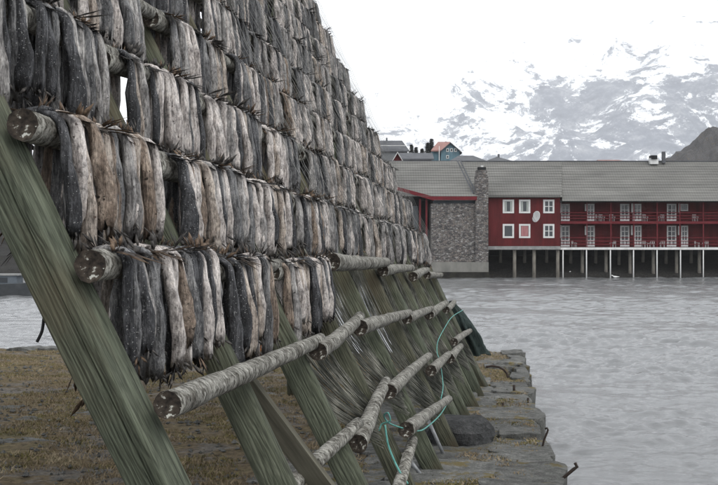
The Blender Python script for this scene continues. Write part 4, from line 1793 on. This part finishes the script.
# gulls
def gull(px, py, Y, z, rz, label):
    p = at(px, py, Y)
    V, F = [], []
    secs = [(-0.36, .10, .012), (-0.2, .09, .04), (-.05, .07, .085), (.1, .08, .09), (.2, .13, .06), (.25, .19, .045), (.3, .22, .05), (.35, .215, .035), (.38, .205, .012), (.44, .2, .004)]
    n = 8
    for (x, h, r) in secs:
        for k in range(n):
            a = 2 * math.pi * k / n
            V.append((x, r * math.cos(a), h + 0.05 + r * math.sin(a)))
    for j in range(len(secs) - 1):
        for k in range(n):
            a, b_ = j * n + k, j * n + (k + 1) % n
            F.append((a, b_, b_ + n, a + n))
    F += [tuple(range(n - 1, -1, -1)), tuple((len(secs) - 1) * n + k for k in range(n))]
    M_ = Matrix.Translation((p.x, Y, z)) @ Matrix.Rotation(rz, 4, 'Z') @ Matrix.Scale(1.25, 4)
    me = MB().add(V, F).mesh('gull', 'gull_white', smooth=True)
    tag(local_mesh('gull', me, M_), label, 'gull', 'gulls under the wharf')


gull(567.3, 273, 142.4, 0.32, 0.3, 'white gull sitting on the rocks under the wharf, left one')
gull(615.5, 277.5, 139.5, -0.06, 2.9, 'white gull floating on the water under the deck, right one')


# ------------------------------------------------------------------ houses behind the wharf
def house(name, px0, px1, py_eave, py_ridge, Y, depth, wall, roofm, label, gable_front=False, wins=(), hip=0.0):
    x0, x1 = at(px0, 0, Y).x, at(px1, 0, Y).x
    ze, zr = at(0, py_eave, Y).z, at(0, py_ridge, Y).z
    zb = min(shore_fn(x, y) for x in (x0, x1) for y in (Y, Y + depth)) - 0.6
    root = empty(name, ((x0 + x1) / 2, Y + depth / 2, zb), label, 'house')
    MB().box((x0, Y, zb), (x1, Y + depth, ze)).build('wall', wall, root)
    m = MB()
    o_ = 0.35
    if gable_front:
        xm = (x0 + x1) / 2
        g = MB().prism([(x0, Y + 0.01, ze), (x1, Y + 0.01, ze), (xm, Y + 0.01, zr - 0.05)], (0, depth - 0.02, 0))
        g.build('gable', wall, root)
        for s in (-1, 1):
            xe = x0 - o_ if s < 0 else x1 + o_
            k = (zr - ze) / (xm - x0)
            m.prism([(xm, Y - o_, zr), (xe, Y - o_, ze - o_ * k), (xe, Y - o_, ze - o_ * k + 0.18), (xm, Y - o_, zr + 0.18)], (0, depth + 2 * o_, 0))
    else:
        ym = Y + depth / 2
        ze2 = ze - 0.15
        for (ya, yb) in ((Y - o_, ym), (Y + depth + o_, ym)):
            m.prism([(x0 - o_, ya, ze2), (x1 + o_, ya, ze2), (x1 + o_ - hip, yb, zr), (x0 - o_ + hip, yb, zr)], (0, 0, 0.18))
        if hip == 0:
            g = MB()
            g.prism([(x0 + 0.01, Y + 0.01, ze), (x0 + 0.01, Y + depth - 0.01, ze), (x0 + 0.01, ym, zr - 0.1)], (x1 - x0 - 0.02, 0, 0))
            g.build('gable', wall, root)
    m.build('roof', roofm, root)
    for (a, b_, c, d) in wins:
        p, q = at(a, b_, Y), at(c, d, Y)
        wn_ = MB().box((p.x, Y - 0.06, q.z), (q.x, Y + 0.02, p.z)).build('window', 'white_paint', root)
        ix, iz = (q.x - p.x) * 0.22, (p.z - q.z) * 0.2
        MB().box((p.x + ix, Y - 0.09, q.z + iz), (q.x - ix, Y - 0.062, p.z - iz)).build('pane', 'window_glass', wn_)
    return root


h = house('house', 350, 407.5, 151, 139.6, 215, 8, 'grey_house', 'roof_dark', 'dark grey long house with a plain roof, leftmost behind the wharf', hip=1.2)
MB().box(at(386, 137.6, 217) , at(387.4, 141, 218)).build('chimney', 'roof_dark', h)
MB().box(at(352, 145.2, 214.6), at(405.5, 146.0, 214.9)).build('gutter', 'white_paint', h)
h = house('boathouse', 393, 402, 160.5, 153, 168, 6, 'red_boards', 'white_paint', 'small red gable with white verge boards showing above the roof ridge', gable_front=True)
house('house', 402.5, 431.5, 159, 152.3, 172, 7, 'grey_house', 'roof_dark', 'low house with a long grey roof right of the small red gable')
h = house('house', 441, 459.8, 151.5, 143.4, 200, 8, 'teal_boards', 'roof_dark', 'teal blue gabled house front with small white windows', gable_front=True,
          wins=((446.2, 148.3, 448.9, 151.8), (450.2, 148.3, 452.9, 151.8), (454.2, 148.3, 456.9, 151.8), (446.2, 155.2, 448.9, 158.5)))
# its red roofed side wing
hw = MB()
p0, p1 = at(432, 151, 201), at(441.5, 151, 201)
hw.box((p0.x, 201, 15.0), (p1.x, 207, p0.z))
hw.build('side_wall', 'teal_boards', h)
hw = MB()
hw.prism([at(431, 151.4, 200.6), at(443.2, 151.4, 200.6), at(450.5, 142.9, 204), at(438, 142.9, 204)], (0, 0, 0.2))
hw.build('side_roof', 'roof_orange', h)
MB().box(at(445, 141.4, 204), at(446.4, 144.4, 204.7)).build('chimney', 'roof_dark', h)
house('house', 452, 484, 161, 155, 176, 7, 'grey_house', 'roof_dark', 'low dark grey roof right of the teal house', hip=1.6)
h = house('house', 487, 511, 161.5, 156.5, 180, 6, 'grey_house', 'roof_dark', 'small hipped grey roof above the stone chimney', hip=2.2)
MB().box(at(498, 154, 182.6), at(499.2, 158, 183.2)).build('chimney', 'roof_dark', h)
house('house', 600, 624, 161.6, 159.6, 185, 6, 'red_boards', 'roof_orange', 'low reddish roof just above the long wharf roof', hip=0.6)
# flagpole
fp = at(439.2, 165, 196)
zb = shore_fn(fp.x, 196) - 0.3
tag(MB().tube([(fp.x, 196, zb), (fp.x, 196, at(0, 146, 196).z)], [0.09, 0.05], 6).build('flagpole', 'white_paint', smooth=True), 'white flagpole in front of the teal house', 'pole')


# trees behind the wharf
def spruce(px, py_top, Y, h, label, seed):
    r = random.Random(seed)
    p = at(px, py_top, Y)
    zb = shore_fn(p.x, Y) - 0.2
    zt = p.z
    root = empty('conifer_tree', (p.x, Y, zb), label, 'tree', 'trees behind the wharf')
    MB().tube([(p.x, Y, zb), (p.x, Y, zt - 0.2)], [0.16, 0.03], 6).build('trunk', 'tree_dark', root)
    V, F = [], []
    H = zt - zb
    for i in range(1600):
        u = r.random() ** 0.8
        z = zb + 0.12 * H + 0.88 * H * u
        rad = h * (1 - u) * r.random() ** 0.5 * r.uniform(0.55, 1.15) + 0.03
        a = r.uniform(0, 6.28)
        c = Vector((p.x + rad * math.cos(a), Y + rad * math.sin(a), z - rad * 0.35))
        d = Vector((math.cos(a), math.sin(a), r.uniform(-.6, .1))) * r.uniform(.2, .5)
        s = Vector((-math.sin(a), math.cos(a), r.uniform(-.4, .4))) * r.uniform(.06, .16)
        k = len(V)
        V += [c - s, c + s, c + d]
        F.append((k, k + 1, k + 2))
    MB().add(V, F).build('crown', 'tree_dark', root)


spruce(431.6, 138.6, 205, 1.0, 'tall narrow dark conifer touching the teal house roof', 1)
spruce(427.8, 142.5, 206, 1.5, 'broad dark conifer left of the tall narrow one', 2)
spruce(416, 147, 206, 0.9, 'small conifer standing alone behind the grey roofs', 3)
spruce(411.5, 144.5, 212, 1.3, 'grey bare looking tree beside the leftmost dark house', 4)
spruce(422, 148.5, 207, 1.0, 'low bushy conifer between the other trees', 5)


# moored boat at the left edge
def boat(px, py, Y):
    c = at(px, py, Y)
    c.z = 0
    root = empty('moored_boat', (c.x, Y, -0.3), 'dark moored boat with reddish cabin at the left edge of the picture', 'boat')
    L = 5.5
    V, F = [], []
    st = 9
    for j in range(st):
        u = j / (st - 1)
        x = c.x - L + 2 * L * u
        w = 1.5 * (1 - max(0, (u - 0.55) / 0.45) ** 2) * 0.98 + 0.03
        z = 0.75 + 0.35 * u * u
        V += [(x, Y - w, z), (x, Y - w * 0.7, -0.35), (x, Y + w * 0.7, -0.35), (x, Y + w, z)]
    for j in range(st - 1):
        for k in range(4):
            a, b_ = j * 4 + k, j * 4 + (k + 1) % 4
            F.append((a, a + 4, b_ + 4, b_))
    F += [(0, 1, 2, 3), tuple((st - 1) * 4 + k for k in (3, 2, 1, 0))]
    MB().add(V, F).build('hull', 'hull_dark', root)
    MB().box((c.x - 3.2, Y - 0.9, 0.6), (c.x + 1.4, Y + 0.9, 1.5)).build('cabin', 'slate_panel', root)
    MB().box((c.x - 3.4, Y - 1.0, 1.502), (c.x + 1.6, Y + 1.0, 1.62)).build('cabin_roof', 'grey_beam', root)
    for i in range(3):
        MB().box((c.x - 2.6 + i * 1.3, Y - 0.93, 0.95), (c.x - 1.9 + i * 1.3, Y - 0.9, 1.35)).build('window', 'window_glass', root)
    MB().tube([(c.x - 1, Y, 1.6), (c.x - 1, Y, 4.2)], 0.05, 6).build('mast', 'galv_rod', root)


boat(2, 262, 95)

# ------------------------------------------------------------------ haze
HAZE = True
if HAZE:
    hz = MB().box((-6600, -330, -5.0), (6600, 9500, 2400))
    m = bpy.data.materials.new('haze_air')
    m.use_nodes = True
    nt = m.node_tree
    nt.nodes.clear()
    out = nt.nodes.new('ShaderNodeOutputMaterial')
    pv = nt.nodes.new('ShaderNodeVolumePrincipled')
    pv.inputs['Color'].default_value = (0.97, 0.98, 1.0, 1)
    pv.inputs['Density'].default_value = 0.00013
    pv.inputs['Anisotropy'].default_value = 0.2
    nt.links.new(pv.outputs['Volume'], out.inputs['Volume'])
    MATS['haze_air'] = m
    tag(hz.build('haze', 'haze_air'), 'pale haze in the cold air over the harbour', 'haze', kind='stuff')
